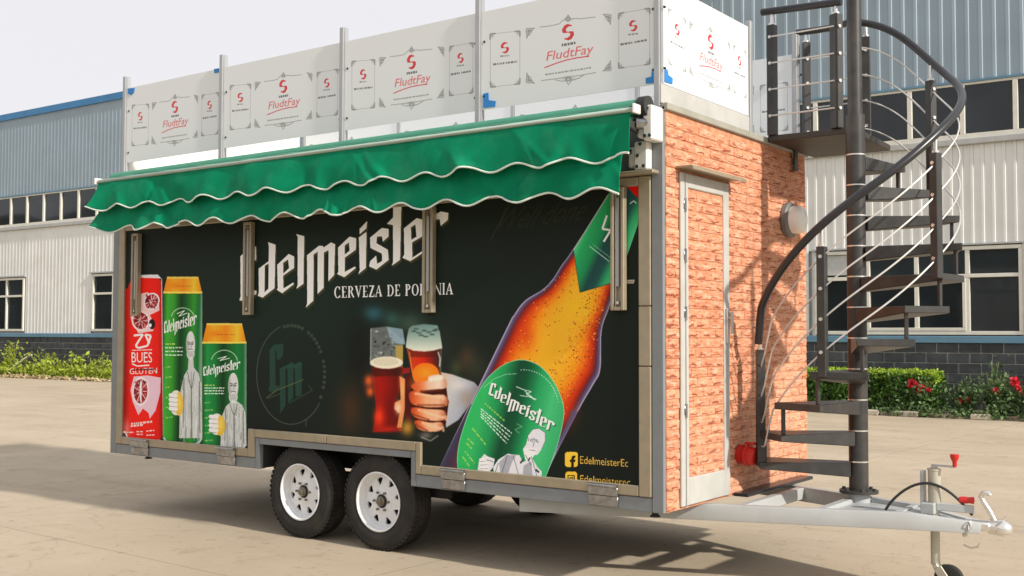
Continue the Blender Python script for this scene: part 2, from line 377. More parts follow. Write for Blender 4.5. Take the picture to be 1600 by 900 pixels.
def glyphs(st):                                          # outlines of Blender's built-in font, scaled to a unit box
    if st in _g: return _g[st]
    cu = bpy.data.curves.new('lettering', 'FONT'); cu.body = st; cu.resolution_u = 3
    ob = bpy.data.objects.new('lettering', cu); col.objects.link(ob); bpy.context.view_layer.update()
    me = ob.evaluated_get(bpy.context.evaluated_depsgraph_get()).to_mesh(); V = np.array([(v.co.x, v.co.y) for v in me.vertices]); F = [tuple(p.vertices) for p in me.polygons]
    ob.to_mesh_clear(); bpy.data.objects.remove(ob); bpy.data.curves.remove(cu)
    V[:, 0] -= V[:, 0].min(); V[:, 0] /= V[:, 0].max(); V[:, 1] /= max(V[:, 1].max(), .01)
    _g[st] = (V, F); return _g[st]

def z5(ox, oy, k, pts): return [(ox+x/k, oy+y/k) for x, y in pts]
def blackletter():
    a = lambda p: z5(360, 310, 5, p); b = lambda p: z5(540, 310, 5, p)
    return [
     [a([(78,452),(118,420),(165,383),(200,375),(202,480),(168,507),(158,440),(128,470),(128,735),(165,716),(205,722),(203,745),(140,800),(95,800),(70,797),(80,765)])],
     [a([(220,550),(298,492),(300,375),(293,343),(352,362),(345,702),(252,776),(214,762),(222,735)]), a([(268,527),(299,510),(297,705),(266,735)])],
     [a([(365,520),(455,435),(498,455),(497,545),(412,605),(414,705),(490,658),(497,670),(405,742),(362,715),(370,700)]), a([(412,505),(450,478),(458,545),(413,588)])],
     [a([(513,280),(576,296),(571,668),(514,708),(525,678),(525,302)])],
     [a([(598,445),(690,372),(722,372),(728,385),(785,345),(818,360),(810,600),(764,650),(766,405),(730,425),(728,700),(680,748),(681,418),(650,440),(648,800),(588,854),(600,820)])],
     [a([(840,385),(930,300),(982,312),(980,402),(893,465),(893,575),(972,533),(980,545),(890,617),(833,592),(843,575)]), a([(892,370),(925,345),(931,408),(893,440)])],
     [b([(103,305),(163,262),(158,545),(98,594),(110,560)])], [b([(108,240),(168,178),(163,235),(110,282)])],
     [b([(190,308),(282,232),(336,240),(335,300),(290,340),(284,298),(245,300),(240,350),(330,403),(336,482),(240,557),(183,532),(192,490),(238,448),(246,512),(285,490),(283,432),(193,388)])],
     [b([(372,60),(435,60),(425,482),(360,527),(370,500),(370,210),(322,200),(370,150)])],
     [b([(455,235),(555,155),(612,170),(612,290),(520,345),(520,465),(610,405),(614,420),(505,492),(443,465),(458,440)]), b([(510,228),(545,205),(553,300),(513,325)])],
     [b([(628,190),(660,140),(690,132),(745,103),(802,115),(798,170),(742,216),(735,163),(698,170),(694,412),(640,470),(640,260)])]]
BL = blackletter()
def bl_affine(q0, q1, upv):
    def f(p):
        s_ = (p[0]-374)/326; t = (p[1]-(470-s_*76))/-110
        return (q0[0]+s_*(q1[0]-q0[0])+t*upv[0], q0[1]+s_*(q1[1]-q0[1])+t*upv[1])
    return f
def draw_bl(cv, c, f=None, dx=0, dy=0, a=1.0):
    for g in BL:
        L = [[((f(p) if f else p)[0]+dx, (f(p) if f else p)[1]+dy) for p in lp] for lp in g]
        cv.fill(L[0], c, a, holes=L[1:])
def serif(cv, st, o, xe, h, c):                          # stroke-built roman capitals
    G = {'C': (.78, 'o'), 'O': (.86, 'o'), 'E': (.62, ''), 'R': (.74, ''), 'V': (.78, ''), 'Z': (.66, ''), 'A': (.8, ''), 'D': (.8, ''), 'P': (.64, ''), 'L': (.6, ''), 'N': (.84, ''), 'I': (.36, ''), ' ': (.38, '')}
    tot = sum(G[k][0]+.1 for k in st); o = np.array(o, float); d = (np.array(xe, float)-o)/tot; x = 0; up = np.array(h, float)
    P = lambda px, py: tuple(o+d*(x+px)+up*py)
    def q(*pts): cv.fill([P(*p) for p in pts], c)
    def stem(px, wd=.17): q((px,0),(px+wd,0),(px+wd,1),(px,1)); q((px-.07,0),(px+wd+.07,0),(px+wd+.07,.07),(px-.07,.07)); q((px-.07,.93),(px+wd+.07,.93),(px+wd+.07,1),(px-.07,1))
    def arc(cx, cy, rx, ry, t0, t1, wd, th=.07):
        A = [(cx+rx*math.cos(t), cy+ry*math.sin(t)) for t in np.linspace(t0, t1, 14)]; B = [(cx+(rx-wd)*math.cos(t), cy+(ry-th)*math.sin(t)) for t in np.linspace(t1, t0, 14)]; q(*(A+B))
    pi = math.pi
    for k in st:
        if k == 'C': arc(.4,.5,.38,.52,.25*pi,1.75*pi,.17); q((.6,.7),(.68,.7),(.7,1),(.64,1)); q((.64,0),(.7,0),(.7,.25),(.64,.25))
        if k == 'O': arc(.42,.5,.41,.52,0,2*pi,.17)
        if k == 'E': stem(.07); q((.07,.93),(.56,.93),(.56,1),(.07,1)); q((.07,0),(.58,0),(.58,.08),(.07,.08)); q((.2,.47),(.45,.47),(.45,.54),(.2,.54)); q((.52,.75),(.57,.75),(.57,1),(.52,1)); q((.53,0),(.59,0),(.59,.25),(.53,.25))
        if k in 'RP': stem(.07); arc(.24,.75,.36,.26,-.5*pi,.5*pi,.16); q((.1,.93),(.28,.93),(.28,1),(.1,1))
        if k == 'R': q((.3,.48),(.46,.5),(.76,0),(.58,0))
        if k == 'V': q((0,1),(.2,1),(.46,.2),(.38,0)); q((.62,1),(.7,1),(.43,0),(.36,0)); q((-.04,.94),(.28,.94),(.28,1),(-.04,1)); q((.54,.94),(.8,.94),(.8,1),(.54,1))
        if k == 'A': q((.0,0),(.08,0),(.42,.95),(.36,1)); q((.34,1),(.44,1),(.76,0),(.55,0)); q((.2,.3),(.58,.3),(.58,.37),(.2,.37)); q((-.05,0),(.2,0),(.2,.06),(-.05,.06)); q((.48,0),(.82,0),(.82,.06),(.48,.06))
        if k == 'Z': q((.04,.92),(.62,.92),(.62,1),(.04,1)); q((.42,.95),(.62,.95),(.22,.05),(.02,.05)); q((.02,0),(.62,0),(.62,.08),(.02,.08)); q((.57,0),(.63,0),(.63,.25),(.57,.25))
        if k == 'D': stem(.07); arc(.3,.5,.46,.5,-.5*pi,.5*pi,.17); q((.1,.93),(.32,.93),(.32,1),(.1,1)); q((.1,0),(.32,0),(.32,.07),(.1,.07))
        if k == 'L': stem(.07); q((.07,0),(.56,0),(.56,.08),(.07,.08)); q((.51,0),(.57,0),(.57,.27),(.51,.27))
        if k == 'N': stem(.04, .07); stem(.7, .07); q((.04,1),(.2,1),(.77,0),(.64,0))
        if k == 'I': stem(.09)
        x += G[k][0]+.1
def smallprint(cv, rows, c, a=.8, wd=1.3):                  # illegibly small lines of print
    for (x0, y0, x1, y1) in rows:
        n = max(3, int(abs(x1-x0)/2.2)); x = 0.0
        while x < 1:
            l = random.uniform(.6, 2.4)/n; e = min(1, x+l)
            cv.line([(x0+(x1-x0)*x, y0+(y1-y0)*x), (x0+(x1-x0)*e, y0+(y1-y0)*e)], wd, c, a); x = e+.55/n
# ------------------------------------------------------------------ artwork of the side hatch
def smooth(P, closed=False, k=6):
    P = [np.array(p, float) for p in P]; n = len(P); o = []
    for i in range(n if closed else n-1):
        g = (lambda j: P[j % n]) if closed else (lambda j: P[max(0, min(n-1, j))])
        a, b, c, d = g(i-1), g(i), g(i+1), g(i+2)
        for t in np.linspace(0, 1, k, endpoint=False): o.append(tuple(.5*((2*b)+(c-a)*t+(2*a-5*b+4*c-d)*t*t+(3*b-a-3*c+d)*t**3)))
    return o if closed else o+[tuple(P[-1])]
def hatch_art():
    cv = Canvas(1, 0.0, -5.14, -.12, .58, 2.46, 420, (27, 33, 29))
    # background: dark green-black, a touch greener towards the middle
    yy = np.linspace(0, 1, cv.H)[:, None]; xx = np.linspace(0, 1, cv.W)[None]
    g = np.exp(-((xx-.42)/.38)**2-((yy-.62)/.35)**2)
    cv.im += (g[..., None]*np.array([2, 12, 8])-6*(xx[..., None] > 2))/255.0
    cv.im += np.array([.004, 0, -.004])*(xx[..., None]-.5)
    # blurred bar in the background
    for b in ((583,490,16,12,(58,110,125),.75),(612,498,12,12,(70,120,115),.5),(640,505,24,16,(88,112,98),.55),(560,560,18,60,(22,20,18),.7),(548,640,20,40,(110,62,34),.45),
              (730,560,14,20,(104,72,50),.55),(712,575,10,14,(92,96,66),.5),(745,575,18,22,(60,64,48),.6),(690,545,20,30,(46,54,48),.5),(700,640,20,20,(150,80,40),.35)): cv.blob(*b[:5], b[5])
    g9 = lambda p: z5(560, 480, 4.09, p)
    # left glass
    cv.fill(g9([(80,135),(180,124),(285,205),(285,300),(283,380),(78,375)]), (112,118,116), .9)
    cv.fill(g9([(180,124),(282,140),(300,240),(210,225)]), (150,175,190), .8)
    cv.fill(g9([(235,245),(285,245),(285,350),(240,330)]), (178,150,72), .8)
    for k in range(46):
        x, y = random.uniform(90, 235), random.uniform(150, 325); q = random.choice([(34,34,34),(54,58,58),(205,208,205),(90,92,90)])
        cv.fill(g9([(x+random.uniform(-16,16), y+random.uniform(-14,14)) for _ in range(4)]), q, .75)
    cv.line(g9([(80,135),(76,370)]), 1.2, (200,205,205), .8)
    cv.grad(g9([(82,385),(284,380),(262,520),(248,610),(258,700),(275,790),(90,800),(112,650),(98,520)]), g9([(85,500)])[0], g9([(285,500)])[0], [(0,(120,30,18)),(.25,(150,26,14)),(.55,(112,18,12)),(.8,(96,22,14)),(1,(190,70,30))])
    cv.fill(g9([(84,390),(284,385),(276,440),(90,445)]), (58,22,16), .8)
    cv.blob(*g9([(130,700)])[0], 8, 14, (226,66,30), .9); cv.blob(*g9([(190,780)])[0], 18, 5, (170,38,22), .9); cv.blob(*g9([(170,500)])[0], 14, 20, (160,24,12), .5)
    for (x, y, r) in ((66,470,7),(74,540,6)): cv.blob(*g9([(x, y)])[0], r, r*1.3, (214,92,44), .95)
    cv.ell(*g9([(180,355)])[0], 25.5, 9.6, (216,208,186)); cv.ell(*g9([(176,350)])[0], 20, 6.5, (196,190,168), .8)
    # thumb side of the left hand
    cv.fill(g9([(262,440),(300,460),(298,640),(276,770),(246,770),(262,680),(228,650),(232,610),(270,590)]), (206,132,86))
    cv.blob(*g9([(254,645)])[0], 5, 9, (236,196,168), .9); cv.blob(*g9([(280,520)])[0], 3, 16, (236,170,110), .8)
    cv.fill(g9([(280,390),(330,385),(330,420),(280,430)]), (150,34,28), .9); cv.fill(g9([(298,430),(340,430),(350,600),(330,760),(296,700)]), (84,22,16), .85)
    cv.blob(*g9([(312,770)])[0], 10, 12, (200,150,60), .8)
    # right glass
    cv.grad(g9([(308,265),(532,265),(528,400),(505,520),(380,540),(345,440)]), g9([(308,300)])[0], g9([(532,300)])[0], [(0,(150,70,26)),(.2,(190,60,26)),(.45,(196,42,22)),(.75,(120,32,22)),(.9,(64,40,36)),(1,(120,116,112))])
    cv.fill(g9([(320,270),(530,270),(524,320),(325,320)]), (70,30,24), .55)
    cv.ell(*g9([(430,430)])[0], 21, 18, (240,116,26)); cv.blob(*g9([(432,420)])[0], 14, 9, (252,150,44), .8); cv.blob(*g9([(390,490)])[0], 14, 10, (226,120,48), .7)
    cv.line(g9([(508,285),(522,330),(518,380)]), 2, (214,208,200), .8); cv.line(g9([(325,285),(345,420)]), 1.5, (230,150,70), .7)
    cv.grad(g9([(322,135),(345,118),(420,108),(505,116),(520,160),(536,262),(480,278),(420,284),(350,278),(302,258),(310,190)]), g9([(420,110)])[0], g9([(420,280)])[0], [(0,(104,134,132)),(.45,(140,162,152)),(1,(208,210,196))])
    for (x, y) in ((355,155),(385,165),(420,150),(450,160),(485,150),(400,180),(430,188),(470,175),(370,140),(500,142)): cv.ell(*g9([(x, y)])[0], 4.5, 1.1, (40,58,56), .75)
    # cuff and hand
    cv.grad(g9([(525,415),(600,430),(740,480),(775,520),(700,640),(640,720),(560,770),(545,640),(560,520)]), g9([(530,500)])[0], g9([(740,640)])[0], [(0,(196,178,164)),(.3,(182,182,184)),(.7,(158,164,176)),(1,(120,110,108))])
    cv.blob(*g9([(640,500)])[0], 14, 8, (214,208,204), .6); cv.blob(*g9([(690,580)])[0], 12, 14, (150,124,104), .5)
    cv.fill(g9([(330,520),(560,500),(575,620),(560,740),(500,800),(380,780),(345,680)]), (60,22,12))
    def finger(a, b, r, c): 
        a, b = g9([a])[0], g9([b])[0]; cv.cap(a, b, r, c); d = ((b[0]-a[0])*.25, (b[1]-a[1])*.25)
        cv.cap((a[0]+d[0], a[1]-r*.35), (b[0]-d[0]*.3, b[1]-r*.3), r*.5, tuple(min(255, int(k*1.16)) for k in c), .75); cv.cap((a[0], a[1]+r*.65), (b[0], b[1]+r*.65), r*.22, (112,56,32), .5)
        cv.blob(a[0], a[1], r*.8, r*.9, (176,66,36), .55)
    sk = [(0,(172,66,34)),(.18,(206,104,62)),(.45,(228,164,124)),(.75,(222,170,138)),(.93,(188,122,90)),(1,(120,66,44))]
    for P, p0, p1 in (([(322,560),(345,535),(400,548),(470,560),(545,560),(578,600),(560,632),(480,640),(380,632),(335,610)], (322,560), (578,600)),
                      ([(335,650),(365,640),(450,652),(540,658),(562,690),(545,722),(460,726),(380,712),(345,690)], (335,650), (562,690)),
                      ([(358,728),(390,722),(460,738),(525,734),(545,760),(520,790),(450,796),(390,782),(365,756)], (358,728), (545,760))):
        q = smooth(g9(P), True, 5); cv.grad(q, g9([p0])[0], g9([p1])[0], sk)
        top = g9([(P[1][0]+20, P[1][1]+18), (P[4][0]-20, P[4][1]+16)]); cv.cap(top[0], top[1], 2.0, (240,194,160), .55)
        lo_ = g9([(P[8][0], P[8][1]-6), (P[6][0]-10, P[6][1]-6)]); cv.cap(lo_[0], lo_[1], 1.6, (120,56,30), .6)
        cv.cap(g9([(P[4][0]-6, P[4][1]+8)])[0], g9([(P[4][0]-2, P[4][1]+30)])[0], 2.2, (236,188,158), .5)
    cv.grad(smooth(g9([(335,505),(380,478),(440,470),(452,440),(530,432),(562,470),(560,515),(500,528),(440,535),(380,545)]), True, 5), g9([(335,500)])[0], g9([(562,480)])[0], [(0,(190,80,40)),(.3,(214,122,76)),(.5,(222,178,150)),(.8,(226,198,180)),(1,(190,140,112))])
    cv.cap(g9([(460,462)])[0], g9([(530,452)])[0], 3.4, (240,218,204), .7); cv.cap(g9([(400,540)])[0], g9([(520,530)])[0], 2, (96,40,22), .7)
    cv.blob(*g9([(430,820)])[0], 10, 6, (120,112,104), .8); cv.line(g9([(400,830),(460,855),(510,820)]), 1.5, (170,168,160), .8)
    cv.blur((556, 492, 742, 700), 1)
    # faint round monogram
    def arc(t0, t1, n=40): return [(455+54*math.cos(t), 585+78*math.sin(t)) for t in np.linspace(t0, t1, n)]
    cv.line(arc(R(35), R(252)), 1.6, (74,84,74), .8)
    for k, t in enumerate(np.linspace(R(258), R(388), 22)):
        x, y = 455+52*math.cos(t), 585+76*math.sin(t); cv.fill([(x-2.4,y-2.4),(x+2.2,y-2.8),(x+2.6,y+2.2),(x-2,y+2.6)], (66,76,68), .85 if k % 7 != 6 else 0)
    m = lambda p: z5(380, 490, 5, p)
    for P in ([(205,285),(240,245),(315,235),(310,330),(280,365),(262,350),(262,300),(250,290),(252,560),(300,570),(235,625),(195,600),(208,560)],
              [(285,430),(330,410),(330,720),(290,780)], [(345,400),(392,380),(390,660),(350,700)], [(400,400),(460,385),(455,640),(410,650)], [(285,430),(375,385),(395,400),(440,375),(462,390),(440,420),(330,430)]): cv.fill(m(P), (44,76,66), .8)
    cv.line(m([(180,660),(260,600),(470,515)]), 2, (86,92,66), .8); cv.line(m([(190,665),(300,620)]), 1.5, (78,84,60), .7); cv.line(m([(360,700),(520,610),(540,600),(510,560)]), 2, (64,80,56), .6); cv.line(m([(490,820),(490,880)]), 2.5, (70,76,70), .6)
    # faint script
    cv.text('Well done', (768,362), (908,344), (4,-34), (50,52,38), .6, shear=.12); cv.line([(766,376),(795,322)], 1.5, (64,66,46), .7)
    # ---- cans
    k1 = lambda p: z5(170, 400, 2.8125, p)
    red = k1([(76,160),(92,118),(118,92),(150,86),(205,86),(232,112),(238,790),(220,815),(190,822),(110,822),(80,800),(70,770)])
    cv.grad(red, (196,560), (254,560), [(0,(150,26,18)),(.15,(214,34,22)),(.6,(226,38,24)),(.9,(204,30,20)),(1,(140,24,20))])
    cv.fill(k1([(120,84),(215,82),(232,100),(212,98),(130,96)]), (206,206,210)); cv.line(k1([(232,100),(240,790)]), 1.6, (216,190,190), .8); cv.line(k1([(72,770),(82,800),(112,820),(190,820),(222,808)]), 2.2, (222,214,216), .9)
    def fruit(cx, cy, rx, ry, rot):
        cv.ell(cx, cy, rx, ry, (222,206,208), rot=rot); cv.ell(cx, cy, rx*.82, ry*.82, (150,40,44), rot=rot)
        for t in np.linspace(0, 2*math.pi, 9, endpoint=False): cv.line([(cx, cy), (cx+rx*.8*math.cos(t+rot), cy+ry*.8*math.sin(t))], 1.3, (224,204,206), .9)
        for _ in range(30): cv.blob(cx+random.uniform(-.7,.7)*rx, cy+random.uniform(-.7,.7)*ry, 1.3, 1.6, random.choice([(206,150,152),(120,24,30),(60,20,26)]), .8)
    cv.fill(k1([(120,170),(170,160),(220,190),(222,240),(180,260),(200,300),(195,330),(130,340),(95,270),(120,250)]), (222,212,214), .85)
    fruit(*k1([(188,200)])[0], 12, 14, .5); fruit(*k1([(140,285)])[0], 14, 16, -.2); cv.ell(*k1([(190,300)])[0], 5, 8, (44,26,30)); cv.ell(*k1([(182,305)])[0], 2.2, 3, (230,226,226))
    cv.line(k1([(110,350),(150,345),(118,395),(130,405),(170,395),(185,350),(160,345),(178,385)]), 3.2, (232,222,222))
    cv.text('BUES', k1([(100,468)])[0], k1([(190,468)])[0], (0,-16), (236,228,228)); cv.line(k1([(102,474),(125,484),(178,480)]), 2, (236,228,228)); cv.line(k1([(102,415),(190,412)]), 1.6, (232,220,222), .8)
    cv.text('GLUTEN', k1([(92,520)])[0], k1([(212,516)])[0], (0,-9), (232,226,228), .95); cv.line(k1([(110,500),(200,498)]), 3, (30,20,20), .5)
    cv.fill(k1([(110,530),(170,525),(228,535),(226,600),(205,680),(180,715),(175,690),(150,670),(130,700),(105,640),(95,590)]), (210,196,212), .9); fruit(*k1([(140,595)])[0], 13, 23, .05); cv.ell(*k1([(140,595)])[0], 1.6, 17, (226,214,220))
    for r in ([(98,738,190,728)],[(96,748,150,742)],[(80,775,110,775)],[(122,772,152,772)],[(165,770,200,766)],[(122,784,152,784)],[(165,788,200,786)]): smallprint(cv, [(*k1([r[0][:2]])[0], *k1([r[0][2:]])[0])], (240,214,214), .9, 3.0 if r[0][1] > 700 and r[0][1] < 750 else 2)
    cv.blob(*k1([(80,760)])[0], 5, 16, (226,180,180), .5)
    def man(f, sc):                                          # grey engraved figure of a bearded man lifting a mug
        g1, g2, g3 = (186,190,188), (150,154,152), (96,100,98)
        cv.fill(f([(-.1,.0),(-.16,.05),(-.17,.16),(-.12,.22),(-.05,.22),(.02,.19),(.05,.08)]), g1)
        cv.fill(f([(-.5,1.0),(-.46,.56),(-.3,.4),(-.14,.34),(-.1,.2),(.07,.2),(.1,.32),(.3,.38),(.42,.5),(.46,1.0)]), g1)
        cv.fill(f([(-.02,.36),(.02,.36),(.06,1.0),(-.06,1.0)]), g2, .8); cv.fill(f([(.3,.5),(.36,.5),(.34,1.0),(.26,1.0)]), g2, .7); cv.fill(f([(-.3,.55),(-.25,.5),(-.2,1.0),(-.28,1.0)]), g2, .6)
    def can(x0, x1, yt, yc, yb, hue, tall):
        w_ = x1-x0; L = lambda a, b: (x0+a*w_, yt+b*(yb-yt))
        fc = (yc-yt)/(yb-yt)
        body = [L(0,fc), L(1,fc), L(1.0,.96), L(.93,.99), L(.75,1.0), L(.25,1.0), L(.07,.985), L(0,.95)]
        gr = [(0,(30,84,40)),(.12,tuple(int(k*1.15) for k in hue)),(.3,hue),(.48,(18,62,32)),(.6,(28,92,44)),(.8,hue),(.93,(30,104,60)),(1,(110,150,120))]
        cv.grad(body, (x0, yc), (x1, yc), gr)
        cv.grad([L(.1,0), L(.9,0), L(1.0,fc), L(0,fc)], (x0, yt), (x1, yt), [(0,(206,124,20)),(.3,(232,160,40)),(.55,(214,132,26)),(.8,(240,182,58)),(1,(200,130,30))])
        cv.line([L(.1,.004), L(.9,.004)], 3, (240,190,90)); cv.line([L(.0,fc-.008), L(1.0,fc-.008)], 2.4, (246,206,96)); cv.blob(*L(.3,fc*.5), w_*.14, 5, (226,110,16), .6); smallprint(cv, [(*L(.35,fc*.55), *L(.75,fc*.55))], (140,84,20), .6)
        cv.line([L(0,.955), L(.08,.985), L(.25,1), L(.75,1), L(.93,.985), L(1,.955)], 3, (190,206,206), .8)
        cv.line([(x0+w_*(.5+.3*math.cos(t)), L(0,fc+.15)[1]-w_*.28*math.sin(t)) for t in np.linspace(.15, 2.9, 14)], 1.3, (190,214,190), .8)
        cv.line([L(.35,fc+.12), L(.55,fc+.1), L(.4,fc+.135), L(.62,fc+.115)], 1.2, (220,232,220), .9)
        draw_bl(cv, (226,232,226), bl_affine(L(.02,fc+(.235 if tall else .255)), L(.86,fc+(.185 if tall else .2)), (0,-(26 if tall else 20))))
        r = fc+(.30 if tall else .33)
        smallprint(cv, [(*L(.05,r), *L(.3,r))], (190,214,120), .9, 1.6)
        smallprint(cv, [(*L(.05,r+k*.022), *L(.5,r+k*.022)) for k in range(1, 4)], (226,234,224), .85, 1.8)
        for k in range(6): smallprint(cv, [(*L(.06,r+.14+k*.06), *L(.06+.12+.06*(k % 2),r+.135+k*.06))], (150,190,110), .8, 2.2)
        f = lambda pts: [L(.72+p[0]*.62, (.34 if tall else .44)+p[1]*(.62 if tall else .54)) for p in pts]
        hd = L(.72, .36 if tall else .43)
        cv.save = None
        old = cv.im.copy(); man(f, w_)
        for _ in range(60):
            a_ = (random.uniform(-.45, .42), random.uniform(.4, 1)); L2 = f([a_, (a_[0]+random.uniform(-.05, .05), a_[1]+random.uniform(.04, .16))]); cv.line(L2, random.uniform(.6, 1.4), random.choice([(128,132,130),(214,216,214),(150,152,150)]), .6)
        # beard, face and mug with the hand round it
        fx, fy = f([(-.03,.1)])[0]
        cv.ell(fx, fy, w_*.115, w_*(.30 if not tall else .34), (200,203,201)); cv.blob(fx, fy-w_*.02, w_*.06, 2.2, (110,112,112), .6); cv.blob(fx-w_*.03, fy+w_*.12, w_*.06, w_*.05, (150,152,152), .6); cv.ell(fx, fy+w_*.24, w_*.1, w_*.14, (214,216,214), .9)
        for sx_ in (-1, 1): cv.line([(fx+sx_*w_*.02, fy-w_*.05), (fx+sx_*w_*.085, fy-w_*.07)], 1.3, (74,78,78), .9); cv.ell(fx+sx_*w_*.05, fy-w_*.01, w_*.022, 1.0, (60,64,64), .9)
        cv.line([(fx+w_*.01, fy-w_*.02), (fx+w_*.02, fy+w_*.08)], 1.0, (110,114,112), .8); cv.line([(fx-w_*.06, fy+w_*.14), (fx, fy+w_*.115), (fx+w_*.06, fy+w_*.14)], 1.6, (96,100,98), .85)
        for q_ in range(9): cv.line([(fx-w_*.08+q_*w_*.02, fy+w_*.17), (fx-w_*.06+q_*w_*.015, fy+w_*(.3+.03*(q_ % 3)))], .8, (150,154,152), .8)
        cv.blob(fx-w_*.09, fy, w_*.035, w_*.2, (128,132,130), .6)
        for P_ in ([(-.16,.36),(-.02,.52)], [(.12,.36),(.03,.52)], [(-.3,.42),(-.34,.9)], [(.33,.45),(.36,.95)], [(0,.5),(.01,1.)]): cv.line(f(P_), 1.2, (92,96,95), .8)
        mx_, my_ = f([(-.6,.66)])[0]
        cv.ell(mx_-w_*.02, my_, w_*.17, (yb-yt)*(.075 if tall else .085), (206,206,200)); cv.ell(mx_+w_*.06, my_+2, w_*.11, (yb-yt)*(.07 if tall else .08), (206,170,62)); cv.blob(mx_+w_*.07, my_, w_*.06, (yb-yt)*.05, (232,204,110), .7)
        for k in range(4): cv.cap((mx_-w_*.16, my_-12+k*7), (mx_-w_*.02, my_-11+k*7), 3, (222,222,218), .95); cv.line([(mx_-w_*.17, my_-8.5+k*7), (mx_-w_*.04, my_-7.5+k*7)], .9, (110,110,108), .7)
        # keep the figure inside the can
        keep = np.zeros((cv.H, cv.W), bool); q = cv.mask([cv.T(body)]); keep[q[2]:q[3], q[0]:q[1]] = q[4]
        cv.im = np.where(keep[..., None], cv.im, old)
    can(255, 316, 433, 459, 695, (58,140,48), True)
    can(316, 385, 506, 537, 703, (30,120,60), False)
    # ---- big lettering
    for k in range(6): draw_bl(cv, (70,68,44), dx=.35*(k+1), dy=.55*(k+1), a=.8)
    draw_bl(cv, (240,240,246))
    for pts in [bl_affine((374,470),(700,394),(0,-110))]: pass
    serif(cv, 'CERVEZA DE POLONIA', (522,466), (709,460), (0,-18), (246,246,240))
    # ---- bottle
    L1 = [(684,735),(788,520),(803,492),(820,470),(847,453),(863,437),(877,415),(893,393),(950,305),(960,285)]
    R1 = [(1004,285),(1000,312),(996,345),(975,405),(953,477),(940,517),(938,577),(927,601),(903,643),(847,752)]
    A0, A1 = np.array((768., 745.)), np.array((985., 290.)); ad = A1-A0
    bott = smooth(L1)+smooth(R1)
    def shrink(P, k, cap_=1.0):
        o = []
        for p in P:
            p = np.array(p, float); t = (p-A0)@ad/(ad@ad); c = A0+ad*t; o.append(tuple(c+(p-c)*k))
        return o
    ramp = [(1.0,(150,140,164)),(.975,(96,88,120)),(.94,(84,70,98)),(.905,(90,46,60)),(.865,(136,40,26)),(.79,(184,58,22)),(.69,(206,92,24)),(.56,(218,132,30)),(.42,(220,152,38)),(.2,(222,164,46))]
    for i in range(30):
        k = 1-.82*i/29; c = [np.interp(-k, [-r[0] for r in ramp], [r[1][j] for r in ramp]) for j in range(3)]; cv.fill(shrink(bott, k), c)
    cv.blob(905,480,26,22,(226,172,40),.8); cv.blob(842,560,24,30,(224,160,40),.6); cv.blob(822,525,14,26,(190,52,20),.55); cv.blob(885,640,16,26,(190,60,22),.5)
    for _ in range(900):                                      # condensation beads
        t = random.uniform(.2, .72); s_ = random.choice([1, 1, 1, -1])*random.uniform(.15, .97)
        c = A0+ad*t; half = 62 if t < .55 else 62-(t-.55)*190; p = c+np.array([.902, .43])*half*s_
        cv.ell(p[0], p[1], random.uniform(.5,1.5), random.uniform(.5,1.6), random.choice([(150,56,20),(120,44,24),(246,190,90),(236,170,70),(96,52,50)]), .55, n=8)
    # base of the bottle under the label, dark glass
    cv.fill([(684,735),(735,632),(752,640),(716,742)], (62,58,78), .85); cv.fill([(847,752),(903,643),(893,640),(872,700),(850,752)], (84,80,112), .7)
    # neck label
    nk = [(896,391),(948,308),(960,285),(1002,285),(998,320),(997,350),(977,407),(954,443),(906,457)]
    cv.grad(nk, (905,372), (985,420), [(0,(90,190,130)),(.1,(46,160,98)),(.32,(36,132,84)),(.45,(34,72,70)),(.58,(38,80,76)),(.7,(52,156,104)),(.88,(92,192,140)),(1,(130,200,160))])
    cv.line([(896,391),(950,305)], 1.6, (160,170,168)); cv.line([(906,457),(896,391)], 1.2, (30,70,60), .7); cv.line([(906,457),(954,443)], 1.4, (28,66,58), .7)
    cv.line([(948,337),(941,358),(954,360),(943,378)], 3.2, (226,236,228)); cv.line([(921,385),(952,409)], 1.2, (190,220,200), .8); cv.line([(926,382),(955,404)], .8, (160,200,180), .7); cv.line([(984,319),(990,314),(994,318)], 1.4, (226,236,228), .8)
    cv.fill([(974,286),(1004,286),(999,313)], (196,26,22))
    # oval label
    lab = [(716.5,745),(714.5,717),(718,690),(727,660),(736,636),(747,613),(759,594),(773,580),(789,569),(807,563),(821,563),(836,568),(849,577),(860,590),(870,606),(877,623),(880.5,638),(880,655),(873,687),(862,720),(850,750)]
    lab = smooth(lab)
    cv.grad(lab, (722,640), (868,705), [(0,(48,176,92)),(.2,(56,170,98)),(.34,(40,140,84)),(.47,(24,74,52)),(.56,(22,84,56)),(.7,(44,150,92)),(.85,(72,178,116)),(1,(60,160,104))])
    cv.line(lab, 1.2, (140,200,160), .8)
    cv.line([(755+0,606),(772,592),(790,585),(808,584)], .9, (170,214,184), .7); pts = [(812+58*math.cos(t)*.95+6, 640+62*math.sin(t)) for t in np.linspace(R(-95), R(-10), 40)]
    for a_, b_ in zip(pts[::2], pts[1::2]): cv.line([a_, b_], 1.6 if a_[1] < 618 else .8, (206,226,212), .7)
    cv.line([(806,604),(818,609),(830,612),(822,616),(836,625),(820,611)], 1.3, (220,232,224), .8); cv.line([(812,618),(826,620),(838,624)], 1.1, (220,232,224), .8)
    draw_bl(cv, (20,60,44), bl_affine((763.6,616),(864,678),(7,-27)), .6, 1.0, .6); draw_bl(cv, (228,234,230), bl_affine((762.5,615),(863,677),(7,-27)))
    v = lambda p: z5(690, 550, 4.2857, p)
    smallprint(cv, [(*v([(290,345)])[0], *v([(425,465)])[0])], (150,190,90), .8, 2.6)
    smallprint(cv, [(*v([(262,380+k*17)])[0], *v([(470-12*k,545+k*22)])[0]) for k in range(4)], (220,232,222), .85, 1.7)
